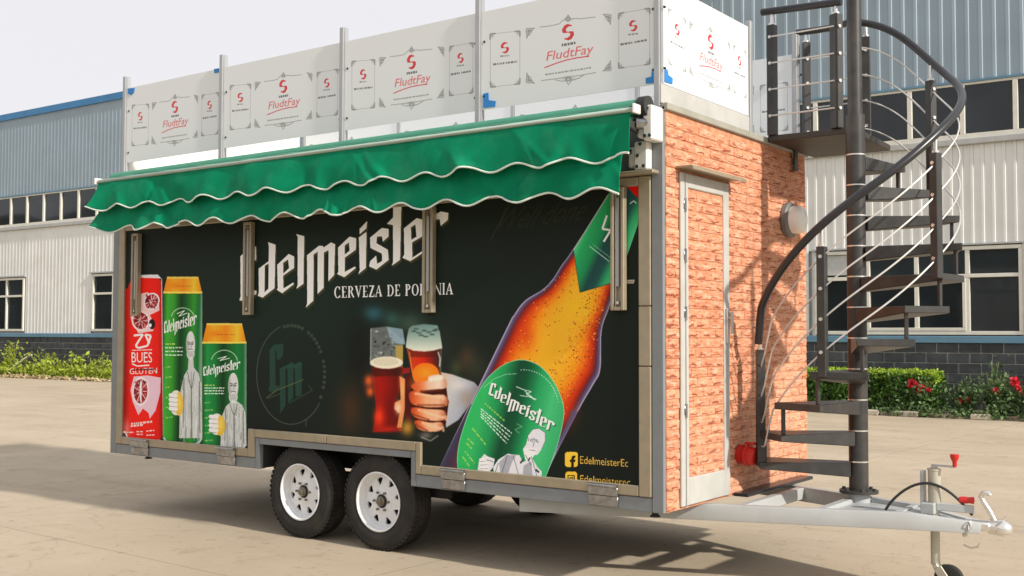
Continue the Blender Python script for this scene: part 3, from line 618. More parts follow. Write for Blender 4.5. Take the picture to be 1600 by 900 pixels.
    for (a_, b_) in (((205,510),(298,625)),((175,580),(215,620)),((165,610),(205,650)),((155,665),(220,745)),((140,700),(185,765)),((150,790),(180,800))): smallprint(cv, [(*v([a_])[0], *v([b_])[0])], (150,196,90), .85, 2.4)
    cv.line(v([(500,480),(540,500),(490,520),(520,545)]), 1, (160,200,150), .6)
    G1, G2, G3 = (206,206,212), (158,160,168), (70,74,76)
    for P, c in (([(345,770),(380,720),(440,682),(520,690),(545,740),(600,700),(640,770),(670,800),(668,850),(350,835)], G1),
                 ([(385,740),(430,690),(500,690),(470,740),(440,830),(395,830)], G2), ([(550,760),(600,730),(610,850),(540,845)], G2),
                 ([(565,620),(580,560),(610,520),(650,512),(690,540),(694,590),(670,650),(640,690),(600,690),(560,680),(545,650)], G1),
                 ([(580,590),(612,575),(650,590),(640,600),(605,592)], G2), ([(545,655),(580,640),(640,650),(620,690),(590,740),(560,720)], (220,222,226)),
                 ([(522,740),(548,708),(552,722),(530,750)], G3), ([(575,725),(590,702),(596,712),(582,735)], G3), ([(630,780),(655,800),(650,812),(626,795)], G3),
                 ([(240,790),(250,730),(285,682),(310,700),(355,715),(345,770),(320,800),(290,812)], G1)): cv.fill(v(P), c)
    for k in range(4): cv.cap(v([(262,722+k*24)])[0], v([(305,715+k*26)])[0], 2.6, (224,224,228)); cv.line(v([(258,734+k*24),(310,730+k*26)]), .9, (80,84,86), .9)
    for P in ([(592,592),(612,604)], [(630,600),(650,606)], [(620,600),(612,632)], [(588,655),(630,662)], [(560,690),(600,760)], [(700,0),(700,0)], [(440,690),(400,820)], [(480,700),(520,840)], [(600,700),(640,840)], [(300,720),(345,735)], [(380,745),(350,830)]): cv.line(v(P), 1.0, (64,68,72), .75)
    cv.line(v([(583,600),(575,560),(610,518),(652,512),(692,540),(694,595),(668,652)]), .9, (90,94,96), .7)
    # ---- social icons and names at the lower right
    ic = lambda p: z5(870, 680, 9, p)
    def rbox(x0, y0, x1, y1, r, c):
        P = []
        for cx, cy, t in ((x1-r,y0+r,-90),(x1-r,y1-r,0),(x0+r,y1-r,90),(x0+r,y0+r,180)): P += [(cx+r*math.cos(R(t+k*22.5)), cy+r*math.sin(R(t+k*22.5))) for k in range(5)]
        cv.fill(ic(P), c)
    rbox(113,235,294,447,38,(222,180,64)); cv.fill(ic([(262,285),(262,318),(243,320),(238,345),(262,345),(256,378),(238,378),(236,447),(200,447),(202,378),(184,376),(184,346),(202,344),(206,308),(224,288)]), (40,34,16))
    rbox(118,512,285,740,38,(222,180,64)); 
    for q in ([(150,560),(250,560),(250,690),(150,690)],): cv.fill(ic(q), (60,46,14)); cv.fill(ic([(162,572),(238,572),(238,680),(162,680)]), (222,180,64))
    cv.ell(*ic([(200,625)])[0], 3.6, 4, (60,46,14)); cv.ell(*ic([(200,625)])[0], 2, 2.3, (222,180,64)); cv.ell(*ic([(226,588)])[0], .8, .9, (60,46,14))
    cv.text('EdelmeisterEc', ic([(325,398)])[0], ic([(1000,446)])[0], (0,-11.5), (206,168,72)); cv.text('Edelmeisterec', ic([(325,655)])[0], ic([(1030,708)])[0], (0,-10.5), (206,168,72))
    cv.fill(z5(860, 300, 5, [(585,690),(658,685),(650,715),(585,718)]), (176,168,150), .9); smallprint(cv, [(978,441,990,440)], (60,56,50), .8)
    # print screen grain
    cv.im = np.where(cv.im > .2, np.minimum(1, .2+(cv.im-.2)*1.22), cv.im)
    cv.im *= 1+rng.normal(0, .025, cv.im.shape[:2])[..., None]
    return cv.image('hatch artwork')

def film_art():
    """protective film on the roof panels, drawn once from the panel between the last two posts"""
    cv = Canvas(1, .03, -1.40, -.02, 2.84, 3.68, 700, (224, 228, 230))
    a = lambda p: z5(650, 0, 3, p); b = lambda p: z5(800, 10, 5.62, p)
    gr = (172,174,172); dk = (132,134,133); rd = (208,60,64)
    def frame(P, ):
        q = a(P); cv.line(q+[q[0]], 1.1, gr, .75)
        for i in range(4):
            p, n, l = np.array(q[i]), np.array(q[(i+1) % 4]), np.array(q[(i-1) % 4])
            for d in (n, l): e = p+(d-p)/np.linalg.norm(d-p)*9; cv.line([tuple(p), tuple(e)], 2.6, dk, .7)
            m_ = p+((n-p)/np.linalg.norm(n-p)+(l-p)/np.linalg.norm(l-p))*3; cv.blob(m_[0], m_[1], 2.4, 2.4, dk, .6)
    frame([(340,165),(483,150),(483,395),(342,412)]); frame([(960,66),(1110,40),(1110,300),(960,320)])
    def logo(cx, cy, k):
        for sgn in (1, -1):
            P = [(-.05,-1.0),(.55,-.85),(.5,-.72),(.1,-.7),(-.28,-.42),(-.3,-.12),(.1,-.02),(-.2,.1),(-.75,.12),(-.85,-.3),(-.5,-.82)]
            cv.fill([(cx+sgn*p[0]*k, cy+sgn*p[1]*k*1.12) for p in P], rd)
    logo(*a([(411,228)])[0], 8, ); logo(*a([(1030,122)])[0], 8); logo(*b([(497,232)])[0], 11.5)
    smallprint(cv, [(*a([(388,268)])[0], *a([(432,264)])[0]), (*a([(1006,164)])[0], *a([(1054,158)])[0])], (120,122,122), .8, 2.4)
    smallprint(cv, [(*a([(354,306)])[0], *a([(408,300)])[0]), (*a([(414,299)])[0], *a([(470,292)])[0]), (*a([(968,210)])[0], *a([(1026,200)])[0]), (*a([(1036,199)])[0], *a([(1096,188)])[0])], (104,106,108), .9, 3)
    smallprint(cv, [(*b([(440,346)])[0], *b([(564,324)])[0])], (104,106,108), 1, 4)
    cv.text('FludtFay', b([(300,482)])[0], b([(716,412)])[0], (0.5,-14), rd, .8, shear=.03); cv.text('FludtFay', b([(303,484)])[0], b([(719,414)])[0], (0.5,-14), (220,130,130), .5, shear=.03)
    cv.line(b([(283,543),(400,500),(500,470),(600,452),(690,440)]), 1.8, rd, .85)
    smallprint(cv, [(*b([(290,604)])[0], *b([(705,540)])[0])], (130,132,132), .75, 2.4)
    for P in ([(240,190),(330,180),(420,160),(440,135),(480,120),(497,80),(520,120),(560,112),(600,116),(745,98)], [(255,655),(380,640),(480,626),(620,605),(750,582)], [(380,648),(440,660),(480,655),(500,690),(530,650),(590,634),(640,606)]): cv.line(b(P), 1.4, dk, .7)
    cv.ell(*b([(495,118)])[0], 4, 4, dk, .7, ring=.5); cv.ell(*b([(500,640)])[0], 5, 4, dk, .7, ring=.45); cv.blob(*b([(497,120)])[0], 5, 3, dk, .5); cv.blob(*b([(500,636)])[0], 9, 3, dk, .5)
    for (x, y, sx, sy) in ((120,205,1,1),(885,80,-1,1),(120,672,1,-1),(885,562,-1,-1)):
        for P in ([(0,0),(75*sx,-6*sy),(20*sx,25*sy),(5*sx,85*sy)], [(15*sx,15*sy),(55*sx,10*sy),(20*sx,60*sy)]): q = b([(x+p[0], y+p[1]) for p in P]); cv.line(q+[q[0]], 1.4, dk, .7)
        cv.blob(*b([(x+22*sx, y+22*sy)])[0], 4, 4, dk, .5)
    return cv.image('panel film print')
IM_HATCH = hatch_art(); IM_FILM = film_art()
M['hatch_print'] = img_mat('printed hatch skin', IM_HATCH, .55, .12)
M['film_print'] = img_mat('printed protective film', IM_FILM, .35, .4)
def uv_map(me, f):
    uv = me.uv_layers.new(name='UVMap')
    for l in me.loops: uv.data[l.index].uv = f(me.vertices[l.vertex_index].co)
# ================================================================== SETTING
mb = MB(); S = 900
xs = [-S, -60, -30, -15, -8, 0, 8, 20, 60, S]; ys = [-S, -60, -20, -8, -3, 0, 4, 9, 15.6, 40, 120, S]
vs = [(x, y, 0) for y in ys for x in xs]; nx_ = len(xs)
mb.add(vs, [(j*nx_+i, j*nx_+i+1, (j+1)*nx_+i+1, (j+1)*nx_+i) for j in range(len(ys)-1) for i in range(nx_-1)])
tag(obj('ground', mb.mesh('ground'), M['ground']), 'pale beige concrete yard stretching under and around the trailer', kind='structure')
mb = MB(); n = 80; vs = []
for i in range(n+1):
    x = -760+1160*i/n; h = 30+9*math.sin(i*.31)+6*math.sin(i*.83+1)+random.uniform(-2, 2)+36*max(0, min(1, (-x-150)/120))
    vs += [(x, -250, -1), (x, -270, h*.6), (x, -300, h)]
mb.add(vs, [(i*3+k, i*3+k+1, (i+1)*3+k+1, (i+1)*3+k) for i in range(n) for k in (0, 1)])
tag(obj('hills', mb.mesh('hills'), M['hill']), 'low wooded hills far across the yard', kind='structure')

BA = R(1.75); BO = Vector((0, 16.5, 0)); BM = Matrix.Translation(BO) @ Matrix.Rotation(BA, 4, 'Z')
def bw(u, d, z): return BM @ Vector((u, d, z))
mb = MB()
for (u0, u1) in ((-52, -8.4), (-8.4, 14)):
    n = int((u1-u0)/.5); vs = []
    for i in range(n+1):
        u = u0+(u1-u0)*i/n; f = -1.28+random.uniform(-.06, .06)
        vs += [bw(u, f-.06, -.02), bw(u, f+.05, .05+random.uniform(0, .03)), bw(u, -.6, .09+random.uniform(-.02, .03)), bw(u, .03, .08)]
    mb.add(vs, [(i*4+k, (i+1)*4+k, (i+1)*4+k+1, i*4+k+1) for i in range(n) for k in range(3)])
tag(obj('planting_bed', mb.mesh('planting_bed'), M['soil']), 'strip of bare soil along the foot of the factory wall', kind='structure')

# ------------------------------------------------------------------ factory building
bld = thing('factory_building', BO, 'long factory hall with ribbed white and blue-grey cladding behind the trailer', 'building', rz=BA, local=True)
def bbox(name, m, parent, *bs, bev=0.0):
    mb = MB()
    for b in bs: mb.box(*b, bev=bev)
    return part(name, mb, m, parent)
bbox('wall', M['sill_gray'], bld, (-50, 13, .05, 20, .0, 9.1))
bbox('roof', M['roof_blue'], bld, (-50.2, 13.2, -.075, 20.2, 9.10, 9.32))
bbox('block_backing', M['joint'], bld, (-50, 13, -.012, .05, 0, 1.34))
bs = [bld]
blk = {}
def block_mesh(k):
    mb = MB(); mb.box(-.189, .189, -.03-.004*k, -.005, -.087, .087, bev=.005); return mb.mesh('block')
bm_ = [block_mesh(k) for k in range(3)]
first = None; stuff = MB()
for row in range(7):
    z = .0975+row*.192
    u = -50+(.2 if row % 2 else 0)
    while u < 13:
        vis = (-36.6 < u < -28.2) or (-6.4 < u < .6)
        if vis and row > 0:
            o = obj('block', bm_[random.randrange(3)], M['block'], bld) if True else None
            o.location = (u, -.0, z)
        else: stuff.box(u-.189, u+.189, -.03, -.005, z-.087, z+.087)
        u += .4
tag(part('block_course', stuff, M['block'], bld), kind='stuff')
bbox('base_trim', M['trim_blue'], bld, (-50, 13, -.07, .05, 1.343, 1.475), bev=.008)
def corrugated(name, m, u0, u1, z0, z1, pitch=.2, depth=.014, d0=-.002, kind='stuff'):
    mb = MB(); n = max(1, round((u1-u0)/pitch)); p = (u1-u0)/n; P = []
    for i in range(n):
        a = u0+i*p; P += [(a, d0-.006), (a+p*.62, d0-.006), (a+p*.70, d0-depth), (a+p*.90, d0-depth), (a+p*.98, d0-.006)]
    P.append((u1, d0-.006)); vs = [(u, d, z0) for u, d in P]+[(u, d, z1) for u, d in P]; k = len(P)
    mb.add(vs, [(i, i+1, k+i+1, k+i) for i in range(k-1)])
    o = part(name, mb, m, bld)
    if kind: tag(o, kind=kind)
    return o
def panel_mesh(p, z0, z1, depth):
    mb = MB(); P = [(0, -.01), (p*.60, -.01), (p*.68, -.01-depth), (p*.90, -.01-depth), (p*.97, -.014), (p-.004, -.014)]; k = len(P)
    mb.add([(u, d, z0) for u, d in P]+[(u, d, z1) for u, d in P]+[(u, .03, z0) for u, d in P]+[(u, .03, z1) for u, d in P], [(i, i+1, k+i+1, k+i) for i in range(k-1)]+[(0, k, 3*k, 2*k), (k-1, 3*k-1, 4*k-1, 2*k-1)])
    return mb.mesh('cladding_panel')
RW = (-5.36, -1.45)                          # lower right window
up = panel_mesh(.24, 6.36, 9.1, .018); lo = panel_mesh(.19, 1.475, 5.115, .014); lo2 = panel_mesh(.19, 3.21, 5.115, .014)
for i in range(int(9.36/.24)):
    o = obj('cladding_panel', up, M['clad_blue'], bld); o.location = (-7.6+i*.24, 0, 0)
u = -7.6
while u < 1.7:
    inside = u+.1 > RW[0]-.06 and u+.1 < RW[1]+.06
    o = obj('cladding_panel', lo2 if inside else lo, M['clad_white'], bld); o.location = (u, 0, 0); u += .19
LWS = [(-36.9, -33.64), (-29.72, -26.4), (-22.5, -19.2), (-14.5, -11.2)]
corrugated('upper_cladding', M['clad_blue'], -50, -7.61, 6.36, 9.1, .2); corrugated('upper_cladding', M['clad_blue'], 1.8, 13, 6.36, 9.1, .24)
corrugated('lower_cladding', M['clad_white'], 1.75, 13, 1.475, 5.115, .19)
e = -50
for a, b in LWS:
    corrugated('lower_cladding', M['clad_white'], e, a-.06, 1.475, 5.115, .2); corrugated('lower_cladding', M['clad_white'], a-.06, b+.06, 3.5, 5.115, .2); e = b+.06
corrugated('lower_cladding', M['clad_white'], e, -7.61, 1.475, 5.115, .2)
bbox('sill', M['sill_gray'], bld, (-50, 13, -.10, .05, 5.118, 5.235), bev=.01)
bbox('head_flashing', M['trim_blue'], bld, (-50, 13, -.055, .05, 6.318, 6.357))
# upper ribbon of windows
rib = bbox('window', M['win_white'], bld, (-50, 13, -.05, .05, 5.238, 5.33), (-50, 13, -.02, .05, 6.27, 6.315))
mul = [-34.57+k*1.0 for k in range(-15, 28)]+[-6.3, -5.34, -4.36, -3.45, -2.47, -1.53, -.58, .38, 1.34, 2.3, 3.26, 4.2, 5.2, 6.2, 7.2, 8.2, 9.2, 10.2, 11.2, 12.2]
mm = None
for u in mul:
    if mm is None: mb = MB(); mb.box(-.045, .045, -.045, .045, 5.332, 6.268, bev=.006); mm = mb.mesh('mullion')
    o = obj('mullion', mm, M['win_white'], rib); o.location = (u, 0, 0)
pm = {}
for a, b in zip(mul[:-1], mul[1:]):
    k = round(b-a, 2)
    if k not in pm: mb = MB(); mb.box(.047, k-.047, .012, .022, 5.332, 6.268); pm[k] = mb.mesh('pane')
    o = obj('pane', pm[k], M['glass'], rib); o.location = (a, random.uniform(-.004, .004), 0); o.rotation_euler = (R(random.uniform(-.5, .5)), 0, R(random.uniform(-.5, .5))) if False else (0, 0, 0)
def low_window(u0, u1, z0, z1, verts, trans, cas=()):
    f = MB(); f.box(u0, u1, -.05, .05, z0, z0+.07, .005); f.box(u0, u1, -.05, .05, z1-.07, z1, .005); f.box(u0, u0+.07, -.05, .05, z0+.072, z1-.072, .005); f.box(u1-.07, u1, -.05, .05, z0+.072, z1-.072, .005)
    w_ = part('window', f, M['win_white'], bld)
    t = MB(); t.box(u0+.072, u1-.072, -.046, .046, trans-.035, trans+.035, .005); part('transom', t, M['win_white'], w_)
    V = [u0+.035]+list(verts)+[u1-.035]
    for u in verts:
        q = MB(); q.box(u-.04, u+.04, -.042, .042, z0+.072, trans-.037, .005); q.box(u-.04, u+.04, -.042, .042, trans+.037, z1-.072, .005); part('mullion', q, M['win_white'], w_)
    for i, (a, b) in enumerate(zip(V[:-1], V[1:])):
        for k, (c, d) in enumerate(((z0+.072, trans-.037), (trans+.037, z1-.072))):
            q = MB(); q.box(a+.042, b-.042, .014, .024, c, d); part('pane', q, M['glass'], w_)
    for (a, b) in cas:
        q = MB(); c, d = z0+.075, trans-.04; q.box(a, b, -.056, -.012, c, c+.06, .004); q.box(a, b, -.056, -.012, d-.06, d, .004); q.box(a, a+.06, -.056, -.012, c+.062, d-.062, .004); q.box(b-.06, b, -.056, -.012, c+.062, d-.062, .004); part('casement', q, M['win_white'], w_)
    return w_
rw = low_window(RW[0], RW[1], 1.5, 3.18, (-4.30, -3.36, -2.42), 2.62, ((-4.32, -2.45),))
q = MB(); q.box(-5.2, -4.42, .008, .012, 2.7, 3.1); part('blind', q, M['curtain'], rw)
for a, b in LWS: low_window(a, b, 1.55, 3.42, tuple(a+(b-a)*k/3 for k in (1, 2)), 2.78)
for b_ in [(RW[1]+.002, RW[1]+.06, -.065, .03, 1.478, 3.2), (RW[0]-.06, RW[0]-.002, -.065, .03, 1.478, 3.2), (RW[0]-.06, RW[1]+.06, -.075, .03, 3.203, 3.235)]+[(a-.1, b+.1, -.09, .03, 3.45, 3.49) for a, b in LWS]:
    bbox('window_trim', M['sill_gray'], bld, b_)

# ------------------------------------------------------------------ plants
def leaves(name, C, size, m, parent=None, up=.3, loc=None, stretch=1.6):
    """many small folded leaves at the given points, joined as one real mesh"""
    n = len(C); d = rng.normal(size=(n, 3)); d[:, 2] += up; d /= np.linalg.norm(d, axis=1)[:, None]
    t = rng.normal(size=(n, 3)); t -= d*(t*d).sum(1)[:, None]; t /= np.linalg.norm(t, axis=1)[:, None]; b = np.cross(d, t)
    s_ = size*rng.uniform(.6, 1.25, n)[:, None]; C = np.asarray(C)
    V = np.stack([C-t*s_*stretch*.5, C+b*s_*.42+d*s_*.12, C+t*s_*stretch*.5, C-b*s_*.42+d*s_*.12], 1).reshape(-1, 3)
    if loc is not None: V = V-np.array(loc)
    i = np.arange(n)*4; F = np.concatenate([np.stack([i, i+1, i+2], 1), np.stack([i, i+2, i+3], 1)])
    me = bpy.data.meshes.new(name); me.from_pydata(V.tolist(), [], F.tolist()); me.update()
    return obj(name, me, m, parent)
def bwn(P): return np.array([tuple(bw(*p)) for p in P])
# clipped hedge
c0 = bw(-5.2, -.75, 0)
hd = thing('hedge', c0, 'low clipped green hedge with its sunlit top painted in brighter leaves', 'hedge')
def hedge_pts(n, top):
    out = []
    while len(out) < n:
        u, d, z = random.uniform(-7.6, -2.75), random.uniform(-1.12, -.42), random.uniform(.1, .80)
        bump = .05*math.sin(u*5)+.04*math.sin(u*13+d*9)
        edge = min(d+1.12, -.42-d, .80-z)
        if not top and random.random() < math.exp(-edge*11)+.04:
            dd = -1.12+bump*.7 if d < -1.0 else d
            out.append((u+random.gauss(0, .02), d-bump*.5, z-abs(bump)*.4))
        if top and z > .68+bump: out.append((u, d, z+random.uniform(-.02, .07)))
    return out
a = leaves('foliage', bwn(hedge_pts(9000, False)), .062, M['hedge_leaf'], hd, .3, c0); tag(a, kind='stuff')
a = leaves('sunlit_top', bwn(hedge_pts(4200, True)), .05, M['hedge_top'], hd, .8, c0); tag(a, kind='stuff')  # top leaves coloured as if sunlit
st = MB()
for _ in range(60):
    u, d = random.uniform(-7.5, -2.85), random.uniform(-1.0, -.5); st.cyl(bw(u, d, .02), bw(u+random.uniform(-.1, .1), d+random.uniform(-.1, .1), .6), .012, .006, 5)
tag(part('stems', st, M['stem'], hd), kind='stuff')
# rose bushes
def rose(u, d, h, r, nl, heads, label, grp='rose bushes beside the hedge'):
    c = bw(u, d, .04); t = thing('rose_bush', c, label, 'rose bush', grp)
    st = MB(); C = []; tips = []
    for k in range(11):
        a = random.uniform(0, 6.28); rr = r*random.uniform(.3, 1); hh = h*random.uniform(.55, 1.0)
        pts = [c+Vector((rr*math.cos(a)*s_**1.3, rr*math.sin(a)*.8*s_**1.3, hh*s_)) for s_ in np.linspace(0, 1, 6)]
        st.tube(pts, .008, 5); tips.append(pts[-1])
        for _ in range(nl//11):
            s_ = random.uniform(.12, 1.03); p = c+Vector((rr*math.cos(a)*s_**1.3, rr*math.sin(a)*.8*s_**1.3, hh*s_)); C.append(tuple(p+Vector((random.gauss(0, .075), random.gauss(0, .075), random.gauss(0, .06)))))
    part('stems', st, M['stem'], t)
    a = leaves('foliage', np.array(C), .06, M['rose_leaf'], t, .4, c, 1.5); tag(a, kind='stuff')
    for (du, dz, s_) in heads:
        p = bw(u+du, d-r*.55, dz); P = []
        for _ in range(46): v = Vector((random.gauss(0, 1), random.gauss(0, 1), random.gauss(0, 1))).normalized()*s_*random.uniform(.3, 1); P.append(tuple(p+v))
        f = leaves('flower', np.array(P), s_*.9, M['rose'], t, .1, c, 1.1)
    return t
rose(-3.05, -.95, .62, .36, 900, [(-.12,.60,.085),(.03,.54,.075),(-.02,.47,.05),(.17,.5,.05)], 'rose bush with a large red bloom cluster against the end of the hedge')
rose(-2.35, -.85, .60, .40, 900, [(.0,.30,.05),(.12,.34,.055)], 'bushy rose with small dull red blooms low down between its neighbours')
rose(-1.85, -.75, 1.0, .30, 480, [], 'tall thin rose bush with reddish top shoots and no bloom')
rose(-1.5, -.95, .72, .40, 900, [(-.22,.50,.07),(.08,.68,.085),(.14,.56,.06),(.30,.47,.07)], 'rose bush with several red blooms below the big window corner')
rose(-.85, -.8, .80, .44, 900, [(.1,.6,.06)], 'rightmost rose bush, cut by the edge of the photo')
rose(.3, -.85, .7, .44, 700, [(.0,.6,.06)], 'rose bush past the right edge of the big window', )
# low weeds along the front of the right bed
C = []
for _ in range(90):
    u = random.uniform(-4.7, 1.5); 
    if -4.3 < u < -3.6 and random.random() < .7: continue
    d = random.uniform(-1.42, -1.1); s_ = random.uniform(.05, .17)
    for _ in range(40): C.append((u+random.gauss(0, .11), d+random.gauss(0, .05), .03+abs(random.gauss(0, s_))))
a = leaves('ground_cover', bwn(C), .05, M['rose_leaf'], None, .6); tag(a, 'low green weeds spilling over the edge of the right bed', 'weeds', kind='stuff')
# left bed: bright weeds
def weed(u, d, h, r, nl, label):
    c = bw(u, d, .04); t = thing('weed_plant', c, label, 'weed', 'tall weeds along the left wall'); st = MB(); C = []
    for k in range(9):
        a = random.uniform(0, 6.28); rr = r*random.uniform(.2, 1); hh = h*random.uniform(.5, 1)
        pts = [c+Vector((rr*math.cos(a)*s_, rr*math.sin(a)*s_, hh*s_**.9)) for s_ in np.linspace(0, 1, 5)]; st.tube(pts, .012, 4)
        for _ in range(nl//9): s_ = random.uniform(.05, 1.02); C.append(tuple(c+Vector((rr*math.cos(a)*s_+random.gauss(0, .10), rr*math.sin(a)*s_+random.gauss(0, .10), hh*s_**.9+random.gauss(0, .06)))))
    part('stems', st, M['stem'], t); a = leaves('foliage', np.array(C), .10, M['weed_leaf'], t, .5, c, 1.6); tag(a, kind='stuff')
for q in ((-36.0,-.7,.62,.45,150,'low weed at the far left edge of the photo'), (-34.9,-.7,.80,.36,170,'broad yellow-green weed left of the leaning white board'), (-33.4,-.65,1.12,.34,190,'tallest weed, just left of the leaning white board'),
          (-31.4,-.7,.95,.42,210,'bushy weed just right of the leaning white board'), (-30.5,-.8,.6,.34,130,'short weed between the two bushy weeds under the wall'), (-29.6,-.7,.92,.34,190,'tall weed below the left jamb of the window by the trailer'),
          (-28.7,-.7,.72,.34,140,'round weed close to the trailer\'s rear edge'), (-28.0,-.75,.8,.36,140,'weed half hidden behind the rear corner of the trailer')): weed(*q)
C = [(random.uniform(-40, -27), -1.1+abs(random.gauss(0, .4)), .05+abs(random.gauss(0, .17))) for _ in range(4600)]
a = leaves('grass', bwn(C), .085, M['weed_leaf'], None, .3, None, 2.4); tag(a, 'yellow-green ground cover along the left factory wall', 'ground cover', kind='stuff')
C = []
for _ in range(60):
    u = random.uniform(-40, -27)
    for _ in range(20): C.append((u+random.gauss(0, .16), -1.3+random.gauss(0, .08), .03+abs(random.gauss(0, .03))))
a = leaves('dry_grass', bwn(C), .07, M['dry'], None, .6, None, 2.4); tag(a, 'dry straw along the front edge of the left bed', 'dry grass', kind='stuff')
mb = MB(); p0, p1 = bw(-33.05, -1.0, .12), bw(-32.0, -.75, .75); mb.bar(p0, p1, .16, .03, .004)
tag(obj('board', mb.mesh('board'), M['board']), 'white board leaning among the weeds at the left wall', 'board')
for i, (u, l, a_, lb) in enumerate(((-4.05, .62, 2, 'pale kerb stone on bare soil beside the stair pole'), (-3.25, .5, -6, 'pale kerb stone under the rose with the big bloom cluster'), (-1.95, .34, 8, 'small broken kerb stone in the weeds further right'))):
    mb = MB(); mb.box(-l/2, l/2, -.06, .06, 0, .11, .02); o = obj('kerb_stone', mb.mesh('kerb_stone'), M['kerb']); o.location = bw(u, -1.33, -.01); o.rotation_euler = (0, R(random.uniform(-3, 3)), BA+R(a_)); tag(o, lb, 'kerb stone', 'kerb stones along the right bed')
# ================================================================== TRAILER
tr = thing('food_trailer', (0, 0, 0), 'long dark beer-advert food trailer with a brick-look front wall on twin wheels', 'trailer')
X0, X1, W, ZB, ZT = -5.33, 0.0, 2.13, .475, 2.79
def tbox(name, m, *bs, bev=.004, parent=None):
    mb = MB()
    for b in bs: mb.box(*b, bev=bev)
    return part(name, mb, m, parent or tr)
G = M['gray_paint']; Bg = M['beige_alu']
# shell
tbox('rear_wall', M['white_paint'], (X0, X0+.04, .02, W, ZB, ZT), bev=0)
tbox('far_wall', M['white_paint'], (X0+.042, -.065, W-.04, W, ZB, ZT), bev=0)
tbox('roof', M['white_paint'], (X0, -.0, .0, W+.01, ZT+.002, ZT+.022), bev=0)
tbox('floor', M['dark'], (X0+.05, -.07, .40, W-.045, ZB+.005, ZB+.05), (X0+.05, -3.46, .09, .398, ZB+.005, ZB+.05), (-1.90, -.07, .09, .398, ZB+.005, ZB+.05), bev=0)
tbox('wheel_well', M['dark'], (-3.445, -1.915, .03, .40, .665, .675), (-3.447, -3.437, .03, .40, .48, .664), (-1.923, -1.913, .03, .40, .48, .664), (-3.436, -1.924, .392, .40, .527, .664), bev=0)
# side frame
tbox('corner_post', G, (-.080, -.004, -.012, .07, ZB, ZT)); tbox('corner_post', G, (X0-.001, X0+.08, -.012, .018, ZB, ZT))
tbox('bottom_rail', G, (X0+.082, -3.485, -.010, .06, ZB, .556)); tbox('bottom_rail', G, (-1.875, -.082, -.010, .06, ZB, .556))
tbox('arch_frame', G, (-3.483, -3.44, -.011, .06, ZB, .708), (-1.92, -1.877, -.011, .06, ZB, .708), (-3.438, -1.922, -.011, .06, .662, .708))
tbox('header', G, (X0+.082, -.082, .004, .06, 2.444, ZT))
tbox('drip_ledge', Bg, (X0+.085, -.03, -.085, .004, 2.420, 2.442))
# champagne frame round the hatch
z1, z2 = on(1010, 572, 1, 0)[2], on(1010, 478, 1, 0)[2]
fr = tbox('hatch_frame', Bg, (X0+.083, -5.165, -.018, .03, .56, 2.416), (-.165, -.084, -.018, .03, .56, z1-.003), (-.165, -.084, -.018, .03, z1+.001, z2-.003), (-.165, -.084, -.018, .03, z2+.001, 2.416),
   (-5.162, -3.565, -.018, .03, .56, .622), (-1.825, -.168, -.018, .03, .56, .622), (-3.563, -3.487, -.018, .03, .56, .772), (-1.873, -1.827, -.018, .03, .56, .772), (-3.484, -2.72, -.018, .03, .711, .772), (-2.717, -1.876, -.018, .03, .711, .772), (-5.162, -.168, -.018, .03, 2.362, 2.416), bev=.005)
mb = MB(); mb.box(-5.164, -3.556, 0, .012, .615, 2.37); mb.box(-3.556, -1.834, 0, .012, .765, 2.37); mb.box(-1.834, -.158, 0, .012, .615, 2.37)
me = mb.mesh('serving_hatch'); uv_map(me, lambda c: ((c.x+5.14)/(5.14-.12), (c.z-.58)/(2.46-.58)))
hatch = obj('serving_hatch', me, M['hatch_print'], tr)
# gas strut channels
for i, (u, zt_) in enumerate(((-5.04, 2.33), (-3.61, 2.345), (-1.79, 2.345), (-.315, 2.36))):
    zb_ = 1.635; w_ = .046; u += .036*(3.05-u)/5.63
    mb = MB(); mb.box(u-w_, u-w_+.022, -.045, -.002, zb_, zt_, .004); mb.box(u+w_-.022, u+w_, -.045, -.002, zb_, zt_, .004); mb.box(u-w_+.023, u+w_-.023, -.044, -.002, zb_, zb_+.022, .003); mb.box(u-w_+.023, u+w_-.023, -.044, -.002, zt_-.022, zt_, .003); mb.box(u-w_+.023, u+w_-.023, -.010, -.004, zb_+.023, zt_-.023)
    ch = part('strut_channel', mb, Bg, tr)
    mb = MB(); mb.box(u-.014, u+.006, -.036, -.012, zb_+.14, zt_-.06, .003); part('gas_strut', mb, M['post_alu'], ch)
    mb = MB(); mb.box(u-.018, u+.018, -.02, -.0105, zb_+.024, zb_+.138); part('channel_shadow_gap', mb, M['dark'], ch) if False else mb.bm.free()
    mb = MB(); mb.cyl((u+.004, -.045, zb_+.045), (u+.004, -.02, zb_+.045), .010, n=10); mb.box(u-.02, u-.0145, -.03, -.0105, zb_+.024, zt_-.03); part('pin', mb, M['steel'] if i else M['steel'], ch)
# chrome hinges along the bottom
for (ua, ub, v) in ((205, 232, 705), (340, 368, 711), (690, 727, 754), (920, 966, 773)):
    a, b = on(ua, v, 1, -.02)[0], on(ub, v, 1, -.02)[0]
    mb = MB(); mb.box(a, b, -.034, -.0185, .548, .607, .004); mb.cyl((a, -.036, .607), (b, -.036, .607), .011, n=10); mb.box(a+.002, b-.002, -.026, -.0105, .485, .547, .003); part('hinge', mb, M['chrome'], tr, 40)
